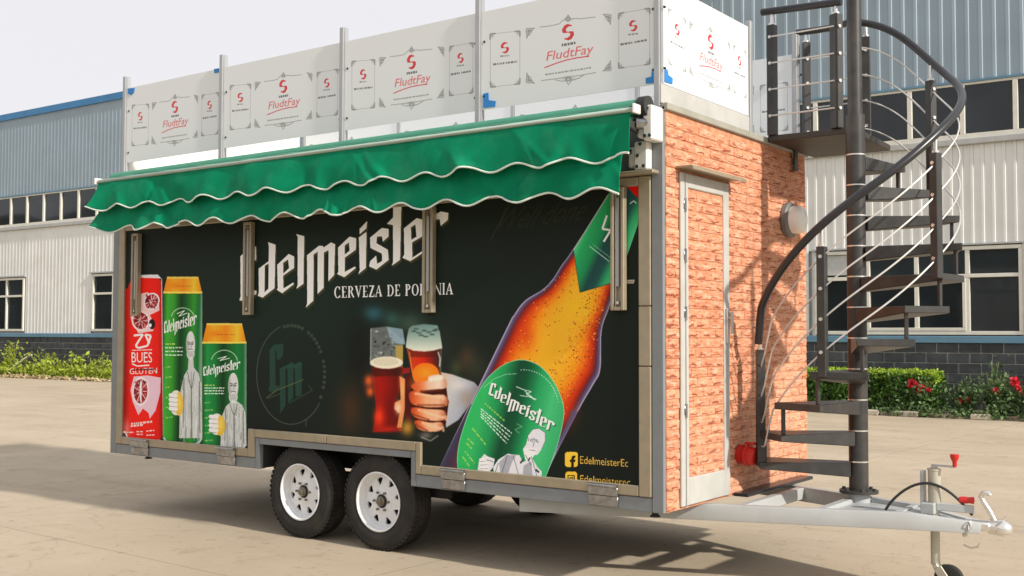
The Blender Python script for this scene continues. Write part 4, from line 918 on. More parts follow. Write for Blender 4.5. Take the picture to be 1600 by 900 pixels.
# ---- front wall: brick-look
DY0, DY1, DZ0, DZ1 = .165, .812, .492, 2.452
IY0, IY1, IZ0, IZ1 = .258, .738, .655, 2.365
fw = tbox('front_wall', M['mortar'], (-.06, 0, .012, W, ZB+.002, ZT), bev=0)
door = tbox('door', M['door_frame'], (.002, .020, DY0, IY0, DZ0, DZ1), (.002, .020, IY1, DY1, DZ0, DZ1), (.002, .020, IY0+.001, IY1-.001, IZ1, DZ1-.001), (.002, .020, IY0+.001, IY1-.001, DZ0+.001, IZ0), (.020, .026, DY0+.045, DY0+.052, DZ0, DZ1), bev=.005)
mb = MB(); mb.box(.001, .008, IY0, IY1, IZ0, IZ1); dpan = part('door_panel', mb, M['mortar'], door)
mb = MB(); mb.bar((.06, .12, 2.474), (.06, .86, 2.474), .115, .012, .003); mb.box(.11, .122, .12, .86, 2.455, 2.47); part('rain_hood', mb, Bg, tr)
BH, BL_ = .0585, .212
def brick_mesh(k, l, h=BH-.003):
    r = random.Random(k*7+int(l*1000)); mb = MB(); nx = 4 if l > .1 else 2; vs = []
    f = [r.uniform(.003, .0075) for _ in range((nx+1)*2)]; tilt = r.uniform(.0005, .0025)
    for j in (0, 1):
        for i in range(nx+1): vs.append((f[j*(nx+1)+i]+(tilt if j == 0 else 0), -l/2+.003+(l-.006)*i/nx+(0 if i in (0, nx) else r.uniform(-.006, .006)), (-h/2+.004+r.uniform(0, .005)) if j == 0 else h/2-.003-r.uniform(0, .004)))
    b0 = len(vs)
    for j in (0, 1):
        for i in range(nx+1): vs.append((.0005, -l/2+l*i/nx, -h/2 if j == 0 else h/2))
    F = [(i, i+1, nx+2+i, nx+1+i) for i in range(nx)]+[(b0+i, b0+i+1, i+1, i) for i in range(nx)]+[(nx+1+i, nx+2+i, b0+nx+2+i, b0+nx+1+i) for i in range(nx)]+[(b0, 0, nx+1, b0+nx+1), (nx, b0+nx, b0+2*nx+1, 2*nx+1)]
    mb.add(vs, F); me = mb.mesh('brick'); uv_map(me, lambda c: (c.y, c.z)); return me
cache = {}
def bmesh_for(l):
    l = round(l/.01)*.01; k = random.randrange(5)
    if (l, k) not in cache: cache[(l, k)] = brick_mesh(k, l-.0018)
    return cache[(l, k)]
slots = []
row = 0; z = ZB+.03
while z < ZT-.02:
    for (ya, yb, host, xo) in ((.012, W-.002, fw, 0.0), (IY0+.002, IY1-.002, dpan, .007)):
        if host is dpan and not (IZ0+.02 < z < IZ1-.02): continue
        y = ya-random.choice((.03, .09, .15))*0-((row*.37) % 1)*BL_
        while y < yb:
            a, b = max(y, ya), min(y+BL_, yb); y += BL_
            segs = [(a, b)]
            if host is fw and DZ0-.03 < z < DZ1+.03:
                segs = [(a, min(b, DY0-.002)), (max(a, DY1+.002), b)]
            for p, q in segs:
                if q-p > .025: slots.append((p, q, z, host, xo))
    z += BH; row += 1
def kept(s_):                                # bricks the platform or wall top would hide come last
    return s_[0]
slots.sort(key=kept); rest = {}
cnt = {fw.name: 0, dpan.name: 0}
for (p, q, z, host, xo) in slots:
    if cnt[host.name] < 300:
        cnt[host.name] += 1
        o = obj('brick', bmesh_for(q-p), M['brick'], host); o.location = Vector((xo, (p+q)/2, z))
    else: rest.setdefault(host, []).append((p, q, z, xo))
for host, L in rest.items():
    bm = bmesh.new()
    for (p, q, z, xo) in L:
        k = len(bm.verts); bm.from_mesh(bmesh_for(q-p)); bm.verts.ensure_lookup_table(); bmesh.ops.translate(bm, verts=bm.verts[k:], vec=(xo, (p+q)/2, z))
    me = bpy.data.meshes.new('brickwork'); bm.to_mesh(me); bm.free(); tag(obj('brickwork', me, M['brick'], host), kind='stuff')
# door hardware
for z in (1.05, 1.62, 1.96, 2.26):
    mb = MB(); mb.cyl((.026, DY0+.045, z-.04), (.026, DY0+.045, z+.04), .007, n=10); mb.box(.021, .025, DY0+.03, DY0+.06, z-.025, z+.025, .002); part('hinge', mb, M['chrome'], door, 40)
mb = MB(); mb.box(.021, .034, IY1+.012, IY1+.05, 1.44, 1.66, .004); mb.bar((.056, IY1+.03, 1.50), (.056, IY1+.03, 1.64), .02, .016, .004); mb.cyl((.033, IY1+.03, 1.6), (.060, IY1+.03, 1.6), .01, n=10); part('handle', mb, M['door_frame'], door, 40)
# trim at the wall top, wall lamp, socket, step strip
tbox('top_trim', mat('dull edge trim', (.33, .32, .27), .5, var=.1), (-.02, .022, -.0, W+.02, ZT+.003, ZT+.045), bev=.004)
lc = Vector((.012, 1.775, 2.30))
lamp = part('wall_lamp', MB().lathe([(.0, .0), (.125, .0), (.125, .03), (.112, .042), (.09, .045)], lc, (1, 0, 0), 28), M['lamp_ring'], tr, 40)
part('lamp_shade', MB().lathe([(.098, .04), (.099, .085), (.092, .105), (.07, .122), (.035, .131), (.0, .134)], lc, (1, 0, 0), 28), M['lamp_glass'], lamp, 50)
sc_ = Vector((.012, .965, .735)); dr = Vector((1, -.05, -.12)).normalized()
so_ = part('power_inlet', MB().lathe([(0, 0), (.062, 0), (.062, .03), (.055, .035), (.055, .05), (.07, .052), (.07, .066), (.058, .07), (.058, .105), (.05, .11), (.0, .11)], sc_, dr, 20), M['red_plastic'], tr, 40)
mb = MB(); mb.box(.05, .12, .95, .98, .797, .812, .004); mb.bar((.112, .90, .735), (.112, 1.03, .735), .012, .03, .003); part('cover_flap', mb, M['red_plastic'], so_)
tbox('step_strip', M['rail_black'], (.014, .115, .86, 1.95, .478, .50))
# ---- running gear
def wheel(x, y0, sgn, label=None):           # outer face at y0, sgn -1 = faces -Y
    c = Vector((x, y0, .335)); ax = Vector((0, sgn, 0)); Rr = .335
    wl = part('wheel', MB().lathe([(.165, -.20), (.192, -.205), (.2, -.2), (.2, -.03), (.207, -.006), (.198, -.004), (.193, -.014), (.190, -.045), (.184, -.052), (.180, -.09)], c, ax, 40), M['rim'], tr, 35)
    # tyre with tread grooves
    prof = [(.202, -.195), (.225, -.208), (.265, -.213), (.30, -.207), (.322, -.192)]
    for k in range(5):
        a = -.188+k*.034; prof += [(.335-.002*abs(k-2), a), (.335-.002*abs(k-2), a+.026), (.325, a+.028), (.325, a+.032)]
    prof = prof[:-2]+[(.322, -.024), (.302, -.008), (.288, -.0035), (.285, -.006), (.265, -.001), (.24, -.003), (.225, -.008), (.204, -.014)]
    t = MB().lathe(prof, c, ax, 56)
    q = ax.to_track_quat('Z', 'Y')
    for i in range(56):                      # shoulder lugs
        a = 2*math.pi*(i+.5)/56
        for (h0, h1) in ((-.062, -.018),):
            p = c+q@Vector((.3285*math.cos(a), .3285*math.sin(a), (h0+h1)/2)); tv = q@Vector((-math.sin(a), math.cos(a), 0)); rv = q@Vector((math.cos(a), math.sin(a), 0))
            m = Matrix(((rv.x, tv.x, ax.x, p.x), (rv.y, tv.y, ax.y, p.y), (rv.z, tv.z, ax.z, p.z), (0, 0, 0, 1))); t.box(-.006, .007, -.012, .012, -.022, .022, m=m)
    part('tyre', t, M['tyre'], wl, 40)
    # pressed disc with eight triangular holes
    d = MB(); n8 = 8; dep = -.078; vs = []
    def P(r, a, h): return c+q@Vector((r*math.cos(a), r*math.sin(a), h))
    for i in range(n8):
        a0 = 2*math.pi*(i+.35)/n8; st_ = 2*math.pi/n8; hh = lambda r: dep+.022*(.185-r)/.10
        O_ = [P(.185, a0-st_/2+st_*k/6, dep) for k in range(7)]; I_ = [P(.085, a0-st_/2+st_*k/6, dep+.022) for k in range(7)]
        hp = [(.160, -.17), (.166, 0), (.160, .17), (.146, .17), (.113, .05), (.113, -.05), (.146, -.17)]
        H = [P(r, a0+a, hh(r)) for r, a in hp]; B = [p-ax*.014 for p in H]
        d.add(O_+I_+H+B, [(0,1,14,20),(1,2,14),(2,3,15,14),(3,4,16,15),(4,5,16),(5,6,17,16),(6,13,12,17),(12,11,18,17),(11,10,18),(10,9,19,18),(9,8,19),(8,7,20,19),(7,0,20)]+[(14+k, 14+(k+1) % 7, 21+(k+1) % 7, 21+k) for k in range(7)])
    d.lathe([(.086, dep+.022), (.07, dep+.03), (.05, dep+.03), (.048, dep+.02), (.03, dep+.02)], c, ax, 24); d.lathe([(.186, dep+.0), (.183, dep-.01), (.176, dep-.012)], c, ax, 40)
    part('disc', d, M['rim'], wl, 25)
    part('disc_backing', MB().lathe([(0, dep-.03), (.182, dep-.03)], c, ax, 24), M['dark'], wl)
    part('centre_bore', MB().lathe([(.046, dep+.031), (.0, dep+.033)], c, ax, 18), M['dark'], wl); h = MB().lathe([(.034, dep+.02), (.034, dep+.045), (.026, dep+.050), (.024, dep+.064), (.018, dep+.068), (0, dep+.068)], c, ax, 18)
    for k in range(6): a = 2*math.pi*k/6; h.cyl(P(.066, a, dep+.028), P(.066, a, dep+.046), .009, n=6)
    part('hub', h, M['brass_hub'], wl, 35)
    return wl
for x in (-3.03, -2.25): wheel(x, .015, -1)
for x in (-3.03, -2.25): wheel(x, 2.11, 1)
tbox('axle', M['dark'], (-3.06, -3.0, .2, 1.93, .305, .365), bev=0); tbox('axle', M['dark'], (-2.28, -2.22, .2, 1.93, .305, .365), bev=0)
for y in (.28, 1.8): tbox('suspension', M['dark'], (-3.35, -1.85, y, y+.06, .36, .47), bev=0)
[tbox('cross_member', M['dark'], q) for q in ((-4.6, -4.55, .5, 2.0, .44, .473), (-.6, -.55, .42, 1.75, .40, .473))]
for (x, y) in ((-.10, .06), (-4.95, .10)):
    mb = MB(); mb.cyl((x, y, ZB-.028), (x, y, ZB+.004), .02, n=12); mb.cyl((x, y, ZB-.034), (x, y, ZB-.026), .03, n=12); part('levelling_foot', mb, M['dark'], tr)
# ---- drawbar
TP = M['tongue_paint']; NZ0, NZ1 = .375, .475
def beam(name, a, b, mir=None):              # tapered nose
    a, b = Vector(a), Vector(b); d = (b-a).normalized(); nrm = Vector((-d.y, d.x, 0))*.028; k = a+(b-a)*.86
    mb = MB()
    sec = [(a, NZ0, NZ1-.002), (k, NZ0, NZ1-.002), (b, NZ0-.004, NZ0+.058)]
    vs = []
    for p, z0, z1 in sec: vs += [Vector((*(p-nrm).xy, z0)), Vector((*(p+nrm).xy, z0)), Vector((*(p+nrm).xy, z1)), Vector((*(p-nrm).xy, z1))]
    mb.add(vs, [(i*4+j, i*4+(j+1) % 4, i*4+4+(j+1) % 4, i*4+4+j) for i in (0, 1) for j in range(4)]+[(3, 2, 1, 0), (8, 9, 10, 11)])
    es = [e for e in mb.bm.edges]; bmesh.ops.bevel(mb.bm, geom=es, offset=.006, segments=2, affect='EDGES', profile=.5)
    return part(name, mb, TP, tr, 40)
CY = 1.085; PXm = (.65, 1.34)
beam('drawbar_beam', (-1.09, .097, 0), (1.44, CY-.035, 0)); beam('drawbar_beam', (-1.09, 2*CY-.097, 0), (1.40, CY+.045, 0))
ny = lambda x: -.08+(x+1.6)*(CY-.035+.08)/3.04+.032
tbox('crossbar', TP, (.15, .205, ny(.18), 2*CY-ny(.18), NZ0+.02, NZ1-.006), bev=.004); tbox('crossbar', TP, (.585, .64, ny(.61), 2*CY-ny(.61), NZ0+.02, NZ1-.006), bev=.004); tbox('crossbar', TP, (1.0, 1.045, ny(1.02), 2*CY-ny(1.02), NZ0+.02, NZ1-.004), bev=.004)
mb = MB(); mb.add([(.645, ny(.64), NZ1-.03), (.995, ny(1.0), NZ1-.03), (.995, 2*CY-ny(1.0), NZ1-.03), (.645, 2*CY-ny(.64), NZ1-.03), (.645, ny(.64), NZ1-.038), (.995, ny(1.0), NZ1-.038), (.995, 2*CY-ny(1.0), NZ1-.038), (.645, 2*CY-ny(.64), NZ1-.038)], [(0,1,2,3),(7,6,5,4),(0,4,5,1),(1,5,6,2),(2,6,7,3),(3,7,4,0)]); part('deck_plate', mb, TP, tr); part('pole_stub', MB().cyl((*PXm, NZ1-.03), (*PXm, .499), .07, n=24), TP, tr, 40)
mb = MB(); mb.add([(1.05, ny(1.06), NZ1-.012), (1.33, CY-.06, NZ1-.05), (1.33, CY+.06, NZ1-.05), (1.05, 2*CY-ny(1.06), NZ1-.012), (1.05, ny(1.06), NZ1-.02), (1.33, CY-.06, NZ1-.058), (1.33, CY+.06, NZ1-.058), (1.05, 2*CY-ny(1.06), NZ1-.02)], [(0,1,2,3),(7,6,5,4),(0,4,5,1),(1,5,6,2),(2,6,7,3),(3,7,4,0)]); part('nose_plate', mb, TP, tr)
# coupler with lever
cp = MB(); cp.box(1.34, 1.50, CY-.045, CY+.045, .385, .435, .01); cp.lathe([(.0, -.02), (.035, -.03), (.05, -.02), (.055, .0), (.05, .022), (.03, .04), (0, .046)], (1.555, CY, .405), (0, 0, 1), 20); cp.cyl((1.48, CY, .41), (1.56, CY, .408), .04, .048, 14)
coup = part('coupler', cp, M['steel'], tr, 40)
lv = MB(); lv.tube([(1.52, CY, .43), (1.49, CY, .49), (1.455, CY, .545), (1.44, CY, .575), (1.452, CY, .595), (1.48, CY, .60), (1.49, CY, .585)], .014, 10); lv.box(1.50, 1.54, CY-.02, CY+.02, .425, .45, .005); lv.tube([(1.545, CY, .43), (1.565, CY, .46), (1.575, CY, .478)], .007, 8); part('coupler_lever', lv, M['steel'], coup, 40)
chn = MB()
for k in range(9):
    p = Vector((1.405-.006*k, CY-.09+.004*k, .43-.018*k+.0012*k*k)); a = k % 2
    pts = [p+(Vector((math.cos(t)*.009, 0, math.sin(t)*.016)) if a else Vector((0, math.cos(t)*.009, math.sin(t)*.016))) for t in np.linspace(0, 2*math.pi, 9)]; chn.tube(pts, .0032, 5)
chn.tube([(1.36, CY-.06, .30), (1.40, CY-.08, .29), (1.44, CY-.08, .30), (1.45, CY-.08, .325)], .006, 6); part('safety_chain', chn, M['steel'], tr, 50)
# jockey wheel
JX, JY = 1.185, 1.085
jk = part('jockey_stand', MB().cyl((JX, JY, .16), (JX, JY, .72), .026, n=18).cyl((JX, JY, .47), (JX, JY, .705), .036, n=18).cyl((JX, JY, .705), (JX, JY, .715), .04, n=18), mat('beige galvanised tube', (.47, .45, .37), .4, .2, var=.08), tr, 40)
mb = MB(); mb.box(JX-.075, JX-.055, JY-.03, JY+.03, .46, .70, .003); mb.box(JX-.075, JX-.03, JY-.05, JY+.05, .44, .462, .003); mb.box(JX-.05, JX+.05, JY-.05, JY+.05, .36, .374, .003); part('clamp', mb, TP, jk)
mb = MB(); mb.cyl((JX, JY, .715), (JX, JY, .735), .016, n=10); mb.bar((JX-.015, JY, .735), (JX+.125, JY-.02, .735), .022, .01, .002); part('crank', mb, TP, jk)
part('knob', MB().lathe([(0, 0), (.012, .0), (.013, .03), (.024, .05), (.026, .072), (0, .075)], (JX+.12, JY-.02, .735), (0, 0, 1), 14), M['red_plastic'], jk, 40)
mb = MB(); mb.bar((JX, JY, .165), (JX+.03, JY, .12), .07, .03, .004); mb.bar((JX+.02, JY-.038, .15), (JX+.075, JY-.038, .07), .012, .05, .003); mb.bar((JX+.02, JY+.038, .15), (JX+.075, JY+.038, .07), .012, .05, .003); part('fork', mb, jk.data.materials[0], jk)
part('jockey_wheel', MB().lathe([(.02, -.028), (.06, -.028), (.078, -.02), (.084, -.006), (.084, .006), (.078, .02), (.06, .028), (.02, .028)], (JX+.075, JY, .085), (0, 1, 0), 28), M['tyre'], jk, 40)
# brake lever and cable
mb = MB(); mb.bar((1.20, 1.06, .50), (1.40, 1.10, .495), .02, .045, .004); mb.box(1.12, 1.20, 1.02, 1.10, .455, .52, .006); bl = part('brake_lever', mb, TP, tr)
part('brake_grip', MB().lathe([(0, -.005), (.018, -.005), (.021, .02), (.018, .05), (.021, .075), (0, .08)], (1.325, 1.09, .545), (1, .2, .02), 14), M['red_plastic'], bl, 40)
pts = []
for t in np.linspace(0, 1, 18):
    pts.append((.93+.46*t, .98+.12*t, .462+.17*math.sin(math.pi*min(1, t*1.02))**.8))
part('cable', MB().tube(pts, .008, 8), M['cable_black'], tr, 50)

# ================================================================== ROOF SCREEN
rs = thing('roof_screen', (-2.67, 1.05, ZT), 'waist-high screen of white film-covered panels between posts on the trailer roof', 'screen')
PX = [-5.235, -3.955, -2.62, -1.375, -.05]
def film_panel(c0, c1, z0, z1):              # c0 -> c1: bottom corners, print runs c0 to c1
    c0, c1 = Vector(c0), Vector(c1); d = (c1-c0); L = d.length; d.normalize(); nn = Vector((d.y, -d.x, 0))*.005
    mb = MB(); vs = []
    for s_ in (1, -1): vs += [c0+nn*s_+Vector((0, 0, z0)), c1+nn*s_+Vector((0, 0, z0)), c1+nn*s_+Vector((0, 0, z1)), c0+nn*s_+Vector((0, 0, z1))]
    mb.add(vs, [(0,1,2,3),(7,6,5,4),(0,4,5,1),(1,5,6,2),(2,6,7,3),(3,7,4,0)]); me = mb.mesh('panel', OFF[rs.name])
    base = c0-OFF[rs.name]
    def f(c):
        t = (Vector((c.x-base.x, c.y-base.y, 0))).dot(d)/L
        x = -1.372+t*1.32; return ((x+1.40)/1.38, (c.z+OFF[rs.name].z-z0)*(.64/(z1-z0))/.84+(2.955-2.84)/.84)
    uv_map(me, f); return obj('panel', me, M['film_print'], rs)
for a, b in zip(PX[:-1], PX[1:]):
    film_panel((a+.022, .03, 0), (b-.022, .03, 0), 2.955, 3.60)
    film_panel((a+.022, 2.09, 0), (b-.022, 2.09, 0), 2.87, 3.555)
film_panel((-.03, .04, 0), (-.03, 1.215, 0), 2.955, 3.555); q_ = film_panel((-5.27, 2.05, 0), (-5.27, .06, 0), 2.87, 3.56); q_.data.materials.clear(); q_.data.materials.append(M['white_paint'])
for i, x in enumerate(PX):
    for y in (.02, 2.10):
        mb = MB(); mb.box(x-.018, x+.018, y-.022, y-.006, ZT+.022, 3.70, .002); mb.box(x+.0175, x+.0215, y-.006, y+.03, ZT+.022, 3.70); mb.box(x-.0215, x-.0175, y-.006, y+.03, ZT+.022, 3.70)
        p = part('post', mb, M['post_alu'], rs)
        mb = MB()
        for z in (3.04, 3.40): mb.cyl((x+.04, y+.0, z), (x+.04, y+.01, z), .008, n=8); mb.cyl((x-.035, y+.0, z), (x-.035, y+.01, z), .008, n=8)
        tag(part('bolts', mb, M['dark'], p), kind='stuff')
mb = MB(); mb.box(-.05, -.012, 1.222, 1.26, ZT+.024, 3.60, .003); part('post', mb, M['post_alu'], rs)
mb = MB(); mb.box(-.045, -.02, .0, W-.1, ZT+.047, 2.95, .003) if False else mb.box(-.045, -.02, .002, 1.22, ZT+.046, 2.95, .003); part('kick_board', mb, mat('grey kick board', (.46, .46, .44), .5, var=.06, dirt=(.3, .3, .28, .4)), rs)
def tape(P, ax, val, name='tape'):
    pts = [on(u, v, ax, val) for u, v in P]; mb = MB(); off = Vector((0, -.004, 0)) if ax == 1 else Vector((.004, 0, 0)); n = len(pts)
    mb.add([Vector(p) for p in pts]+[Vector(p)+off for p in pts], [tuple(range(n)), tuple(reversed(range(n, 2*n)))]+[(i, (i+1) % n, n+(i+1) % n, n+i) for i in range(n)]); part(name, mb, M['blue_tape'], rs)
tape(z5(650, 0, 3, [(316,440),(340,434),(342,470),(375,474),(372,500),(316,506)]), 1, .024); tape(z5(650, 0, 3, [(1078,366),(1104,360),(1106,334),(1122,332),(1122,388),(1078,392)]), 1, .024)
tape(z5(950, 0, 4, [(352,436),(368,432),(376,470),(402,490),(400,526),(352,512)]), 0, -.024); tape(z5(0, 80, 3, [(596,176),(632,172),(628,195),(614,206),(598,196)]), 1, .024); tape(z5(0, 80, 3, [(1004,84),(1026,80),(1026,100),(1006,103)]), 1, .024)

# ================================================================== AWNING
aw = thing('awning', (-2.62, -.2, 2.8), 'rolled green awning with two scalloped valances along the top of the trailer', 'awning')
part('fabric_roll', MB().cyl((-5.17, -.125, 2.795), (-.09, -.125, 2.795), .048, n=20), M['awning_top'], aw, 40)
mb = MB(); mb.box(-5.14, -.025, -.312, -.264, 2.736, 2.762, .010); mb.box(-5.135, -.03, -.262, -.245, 2.738, 2.755); part('front_bar', mb, mat('pale green grey bar', (.36, .44, .385), .5, var=.06), aw, 50)
mb = MB(); n = 60; vs = []                    # folded canvas between the roll and the front bar
for i in range(n+1):
    x = -5.17+5.06*i/n
    for (y, z) in ((-.168, 2.80), (-.21, 2.785), (-.262, 2.772)): vs.append((x, y, z+.004*math.sin(i*1.1+y*9)))
mb.add(vs, [(i*3+k, (i+1)*3+k, (i+1)*3+k+1, i*3+k+1) for i in range(n) for k in (0, 1)]); part('canvas', mb, M['awning_top'], aw, 60)
def valance(x0, x1, yt, zt0, zt1, zb0, zb1, per, ph, amp, seed, flare):
    r = random.Random(seed); nx, nz = 760, 14; vs = []; edge = []
    k1, k2, k3 = [r.uniform(0, 6.28) for _ in range(3)]
    folds = [(r.uniform(x0, x1), r.uniform(.014, .10), r.uniform(-.022, .022), r.uniform(-.6, .6)) for _ in range(44)]
    for i in range(nx+1):
        s_ = i/nx; x = x0+(x1-x0)*s_; zt = zt0+(zt1-zt0)*s_; zb = zb0+(zb1-zb0)*s_; zb -= amp*math.cos(2*math.pi*(x-ph)/per)*(1 if amp else 0)
        fl = math.exp(-((x-x0)/.22)**2)
        for j in range(nz+1):
            t = j/nz; y = yt-(.045 if yt > -.27 else .03)*math.sin(t*1.6)-.035*fl*t*t
            w_ = .012*math.sin(x*3.1+k1+t*.8)+.008*math.sin(x*7.7+k2-t*1.5)+.005*math.sin(x*15+k3+t*3)
            for (fx, fw_, fa, sl_) in folds: w_ += fa*math.exp(-((x-fx-sl_*t*.5)/fw_)**2)*(.35+.65*t)
            p = Vector((x-flare*fl*t**1.3, y+w_*(.25+t), zt+(zb-zt)*t)); vs.append(p)
        edge.append(vs[-1]+Vector((0, -.003, -.001)))
    mb = MB(); m = nz+1; mb.add(vs, [(i*m+j, (i+1)*m+j, (i+1)*m+j+1, i*m+j+1) for i in range(nx) for j in range(nz)])
    o = part('valance', mb, M['awning'], aw, 80); o.modifiers.new('thickness', 'SOLIDIFY').thickness = .003
    part('binding', MB().tube(edge[::4]+[edge[-1]], .0065, 6), M['piping'], o, 60)
valance(-5.125, -.05, -.30, 2.735, 2.735, 2.520, 2.487, .362, -.27, .022, 3, .06)
valance(-5.12, -.125, -.258, 2.56, 2.54, 2.345, 2.300, .372, -.45, .026, 9, .09)
def bracket(x0, x1, y0, y1, z0, z1):
    mb = MB(); mb.box(x0, x1, y0, y1, z0, z1, .008); mb.box(x0-.05, x0-.002, y0+.015, y1-.02, z0+.1*(z1-z0), z1-.15*(z1-z0), .012); br = part('bracket', mb, M['white_paint'], aw)
    q = MB()
    for (a, b) in ((.25, .12), (.75, .12), (.5, .9), (.3, .5)): q.cyl((x0+(x1-x0)*a, y0-.006, z0+(z1-z0)*b), (x0+(x1-x0)*a, y0+.002, z0+(z1-z0)*b), .011, n=8)
    q.cyl((x0-.07, y0+.03, (z0+z1)/2+.03), (x0-.02, y0+.03, (z0+z1)/2+.03), .022, n=10); tag(part('bolts', q, M['chrome'], br), kind='stuff')
bracket(-.062, .0, -.145, -.013, 2.60, 2.80); bracket(-.16, -.072, -.075, -.013, 2.445, 2.61); bracket(-5.32, -5.25, -.145, -.013, 2.60, 2.80)
mb = MB(); mb.cyl((-.085, -.125, 2.795), (-.03, -.125, 2.795), .06, n=18); part('end_drum', mb, M['dark'], aw, 40)
mb = MB(); mb.cyl((-.1, -.15, 2.70), (-.02, -.10, 2.70), .035, n=12); part('pivot', mb, M['chrome'], aw, 40)
for (a_, b_, w1, w2) in (((-.11, -.29, 2.70), (-.11, -.05, 2.66), .03, .05), ((-.9, -.16, 2.68), (-.12, -.16, 2.68), .05, .035), ((-4.9, -.16, 2.68), (-4.2, -.16, 2.68), .05, .035)):
    mb = MB(); mb.bar(a_, b_, w1, w2, .006); part('arm', mb, M['dark'], aw)
mb = MB(); mb.box(-.028, -.012, -.325, -.25, 2.725, 2.778, .004); mb.box(-5.155, -5.14, -.325, -.25, 2.725, 2.778, .004); part('end_cap', mb, M['white_paint'], aw)

# ================================================================== SPIRAL STAIRCASE
PXY = Vector((.65, 1.34)); SR = .637; A0_ = 19.0
st = thing('spiral_staircase', (PXY.x, PXY.y, .50), 'dark steel spiral staircase with curling handrail standing on the drawbar', 'staircase')
BK = M['black_metal']
def sp(th, r, z): a = R(th+A0_); return Vector((PXY.x+r*math.cos(a), PXY.y+r*math.sin(a), z))
c3 = lambda z: (PXY.x, PXY.y, z)
part('pole', MB().cyl(c3(.51), c3(2.90), .060, n=28).cyl(c3(2.90), c3(4.3), .046, n=28), BK, st, 40)
mb = MB().cyl(c3(.500), c3(.518), .12, n=28)
for k in range(6): a = k*math.pi/3; mb.cyl((PXY.x+.097*math.cos(a), PXY.y+.097*math.sin(a), .518), (PXY.x+.097*math.cos(a), PXY.y+.097*math.sin(a), .532), .012, n=6)
part('base_flange', mb, BK, st, 40)
TZ = [.693+.1945*k for k in range(11)]; TH = [185+25*k for k in range(11)]
def tread_mesh():
    mb = MB(); ha = R(15.5); O = [(.052, -.055), (SR*math.cos(ha), -SR*math.sin(ha)), (SR*math.cos(ha), SR*math.sin(ha)), (.052, .055)]
    top = [Vector((x, y, 0)) for x, y in O]; bot = [Vector((O[0][0], O[0][1], -.092)), Vector((*O[1], -.042)), Vector((*O[2], -.042)), Vector((O[3][0], O[3][1], -.092))]
    mb.add(top+bot, [(0,1,2,3), (7,6,5,4), (0,4,5,1), (1,5,6,2), (2,6,7,3), (3,7,4,0)]); bmesh.ops.bevel(mb.bm, geom=list(mb.bm.edges), offset=.004, segments=1, affect='EDGES', profile=.5)
    return mb.mesh('tread')
tm = tread_mesh()
cm = MB().cyl((0, 0, -.012), (0, 0, -.004), .0625, n=24).mesh('collar')
lz = Vector((PXY.x, PXY.y, .475))
for k, (z, th) in enumerate(zip(TZ, TH)):
    o = obj('tread', tm, BK, st, loc=c3(z)); o.rotation_euler = (0, 0, R(th+A0_))
    obj('collar', cm, M['steel'], st, loc=c3(z+.012+.0001*k))
for k in range(10):                          # riser rods between neighbouring treads
    th = (TH[k]+TH[k+1])/2; mb = MB(); a = sp(th, SR-.045, TZ[k]); b = sp(th, SR-.045, TZ[k+1]-.04); mb.bar(a, b, .022, .022, .003, roll=R(th)); part('riser_rod', mb, BK, st)
# platform
PZ = 2.845
mb = MB(); O = [(.024, 1.415), (.62, 1.425), (.585, 2.26), (.024, 2.26)]
mb.add([Vector((x, y, PZ)) for x, y in O]+[Vector((x, y, PZ-.042)) for x, y in O], [(0,1,2,3), (7,6,5,4), (0,4,5,1), (1,5,6,2), (2,6,7,3), (3,7,4,0)]); bmesh.ops.bevel(mb.bm, geom=list(mb.bm.edges), offset=.004, segments=1, affect='EDGES', profile=.5)
pf = part('platform', mb, mat('dark brown platform plate', (.034, .027, .022), .5, var=.2, scale=6), st)
mb = MB(); mb.box(.024, .035, 1.86, 1.92, 2.66, PZ-.043); part('platform_bracket', mb, BK, st)
mb = MB(); a = sp(TH[10]+14, SR-.05, TZ[10]); mb.bar(a, (a.x, a.y, PZ-.043), .022, .022); part('riser_rod', mb, BK, st)
# handrail
ZT_ = [(200,1.44),(202,1.51),(203.5,1.585),(206,1.665),(213,1.745),(221,1.835),(230,1.928),(237.5,2.006),(245.5,2.083),(254,2.165),(268,2.284),(277,2.355),(290,2.452),(301,2.553),(312,2.655),(330,2.795),(350,2.935),(370,3.07),(386,3.18),(400,3.285),(410,3.413),(420,3.535),(428,3.607),(436,3.65),(450,3.69)]
_t = np.arange(206, 462, 2.0); _z = np.interp(_t, [q[0] for q in ZT_], [q[1] for q in ZT_]); _s = np.convolve(np.pad(_z, 8, 'reflect', reflect_type='odd'), np.ones(17)/17, 'valid')
def zr(th): return float(np.interp(th, _t, _s))
path = [sp(th, SR, z) for th, z in ZT_[:4]]
for th in np.arange(209, 454, 3): path.append(sp(th, SR, zr(th)))
path += [Vector((.22, 2.155, 3.725)), Vector((.10, 2.155, 3.725)), Vector((-.06, 2.155, 3.73))]
part('handrail', MB().tube(path, .025, 14), M['rail_black'], st, 60)
part('handrail', MB().tube([(-.015, 1.42, 3.70), (.2, 1.42, 3.69), (.54, 1.42, 3.675)], .025, 14), M['rail_black'], st, 60)
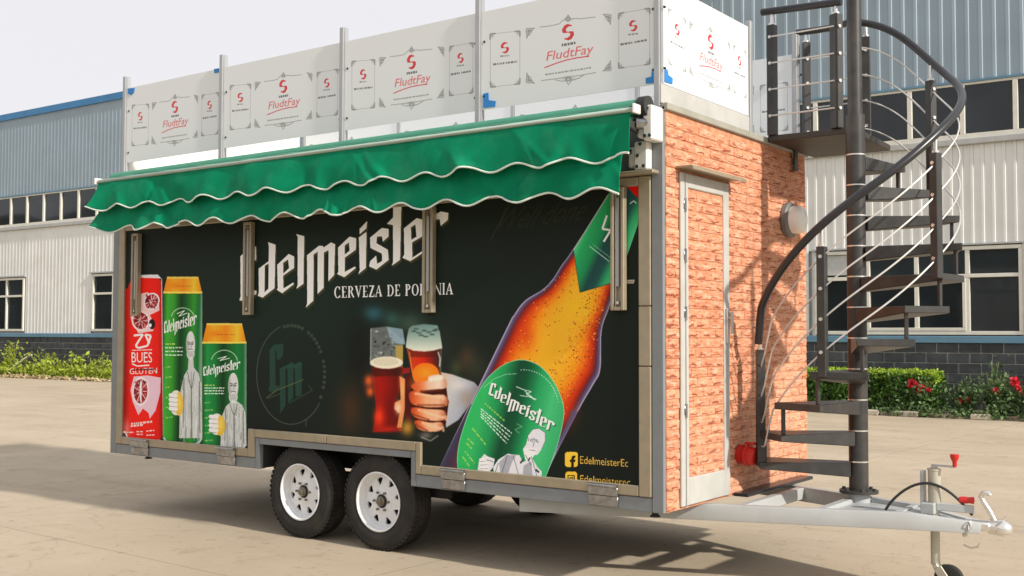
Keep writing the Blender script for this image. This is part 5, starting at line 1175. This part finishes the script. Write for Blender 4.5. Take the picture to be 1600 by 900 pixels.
def baluster(p, z0, z1, ztip, w_, lev):
    mb = MB(); a = math.atan2(p.y-PXY.y, p.x-PXY.x); m = Matrix.Translation((p.x, p.y, 0)) @ Matrix.Rotation(a, 4, 'Z'); mb.box(-w_/2, w_/2, -w_/2, w_/2, z0, z1, .003, m)
    b = part('baluster', mb, BK, st)
    mb = MB().cyl((p.x, p.y, z1), (p.x, p.y, z1+.012), w_*.42, n=12).cyl((p.x, p.y, z1+.012), (p.x, p.y, ztip), .012, n=10); part('tip', mb, M['steel'], b, 40)
    if lev:
        mb = MB(); q = (CAM-np.array((p.x, p.y, 1.5)))[:2]; q = Vector((q[0], q[1], 0)).normalized()
        best = max((m.to_3x3() @ Vector(v) for v in ((1,0,0),(-1,0,0),(0,1,0),(0,-1,0))), key=lambda v: v.dot(q)); 
        for dv in (best, -best):
            for z in lev: mb.cyl(Vector((p.x, p.y, z))+dv*(w_/2-.002), Vector((p.x, p.y, z))+dv*(w_/2+.008), .011, n=10)
        tag(part('cable_fitting', mb, M['steel'], b), kind='stuff')
WO = (.18, .37, .55, .745)
for th, k in ((197, 0), (251.5, 3), (317, 6), (399, 9)):
    p = sp(th, SR-.02, 0); zt = zr(th)-.12 if k else 1.40
    baluster(p, TZ[k]-.03, zt, (zr(th)-.02) if k else 1.44, .052, [zr(th)-o for o in WO] if k else ())
for (x, y, z1, w_) in ((.055, 1.425, 3.60, .055), (.50, 1.425, 3.60, .062), (.012, 2.15, 3.645, .052), (.455, 2.15, 3.615, .055)):
    baluster(Vector((x, y, 0)), PZ, z1, 3.70, w_, [3.515, 3.335, 3.155, 2.975])
# cables
for i, o in enumerate(WO):
    pts = []
    for th in np.arange(198, 449, 2.5):
        zz = max(zr(max(th, 206))-o-.012*max(0, 215-th), TZ[0]+.1+.15*(3-i)); pts.append(sp(th, SR-.02, zz if th > 180 else zz))
    pts.append(Vector((.455, 2.15, (3.515, 3.335, 3.155, 2.975)[i]))); part('cable', MB().tube(pts, .0055, 6), M['cable'], st, 60)
for z in (3.515, 3.335, 3.155, 2.975):
    part('cable', MB().cyl((.055, 1.425-.03, z), (.50, 1.425-.034, z), .0055, n=6), M['cable'], st); part('cable', MB().cyl((.012, 2.15, z), (.455, 2.15, z), .0055, n=6), M['cable'], st)
bpy.context.view_layer.update()
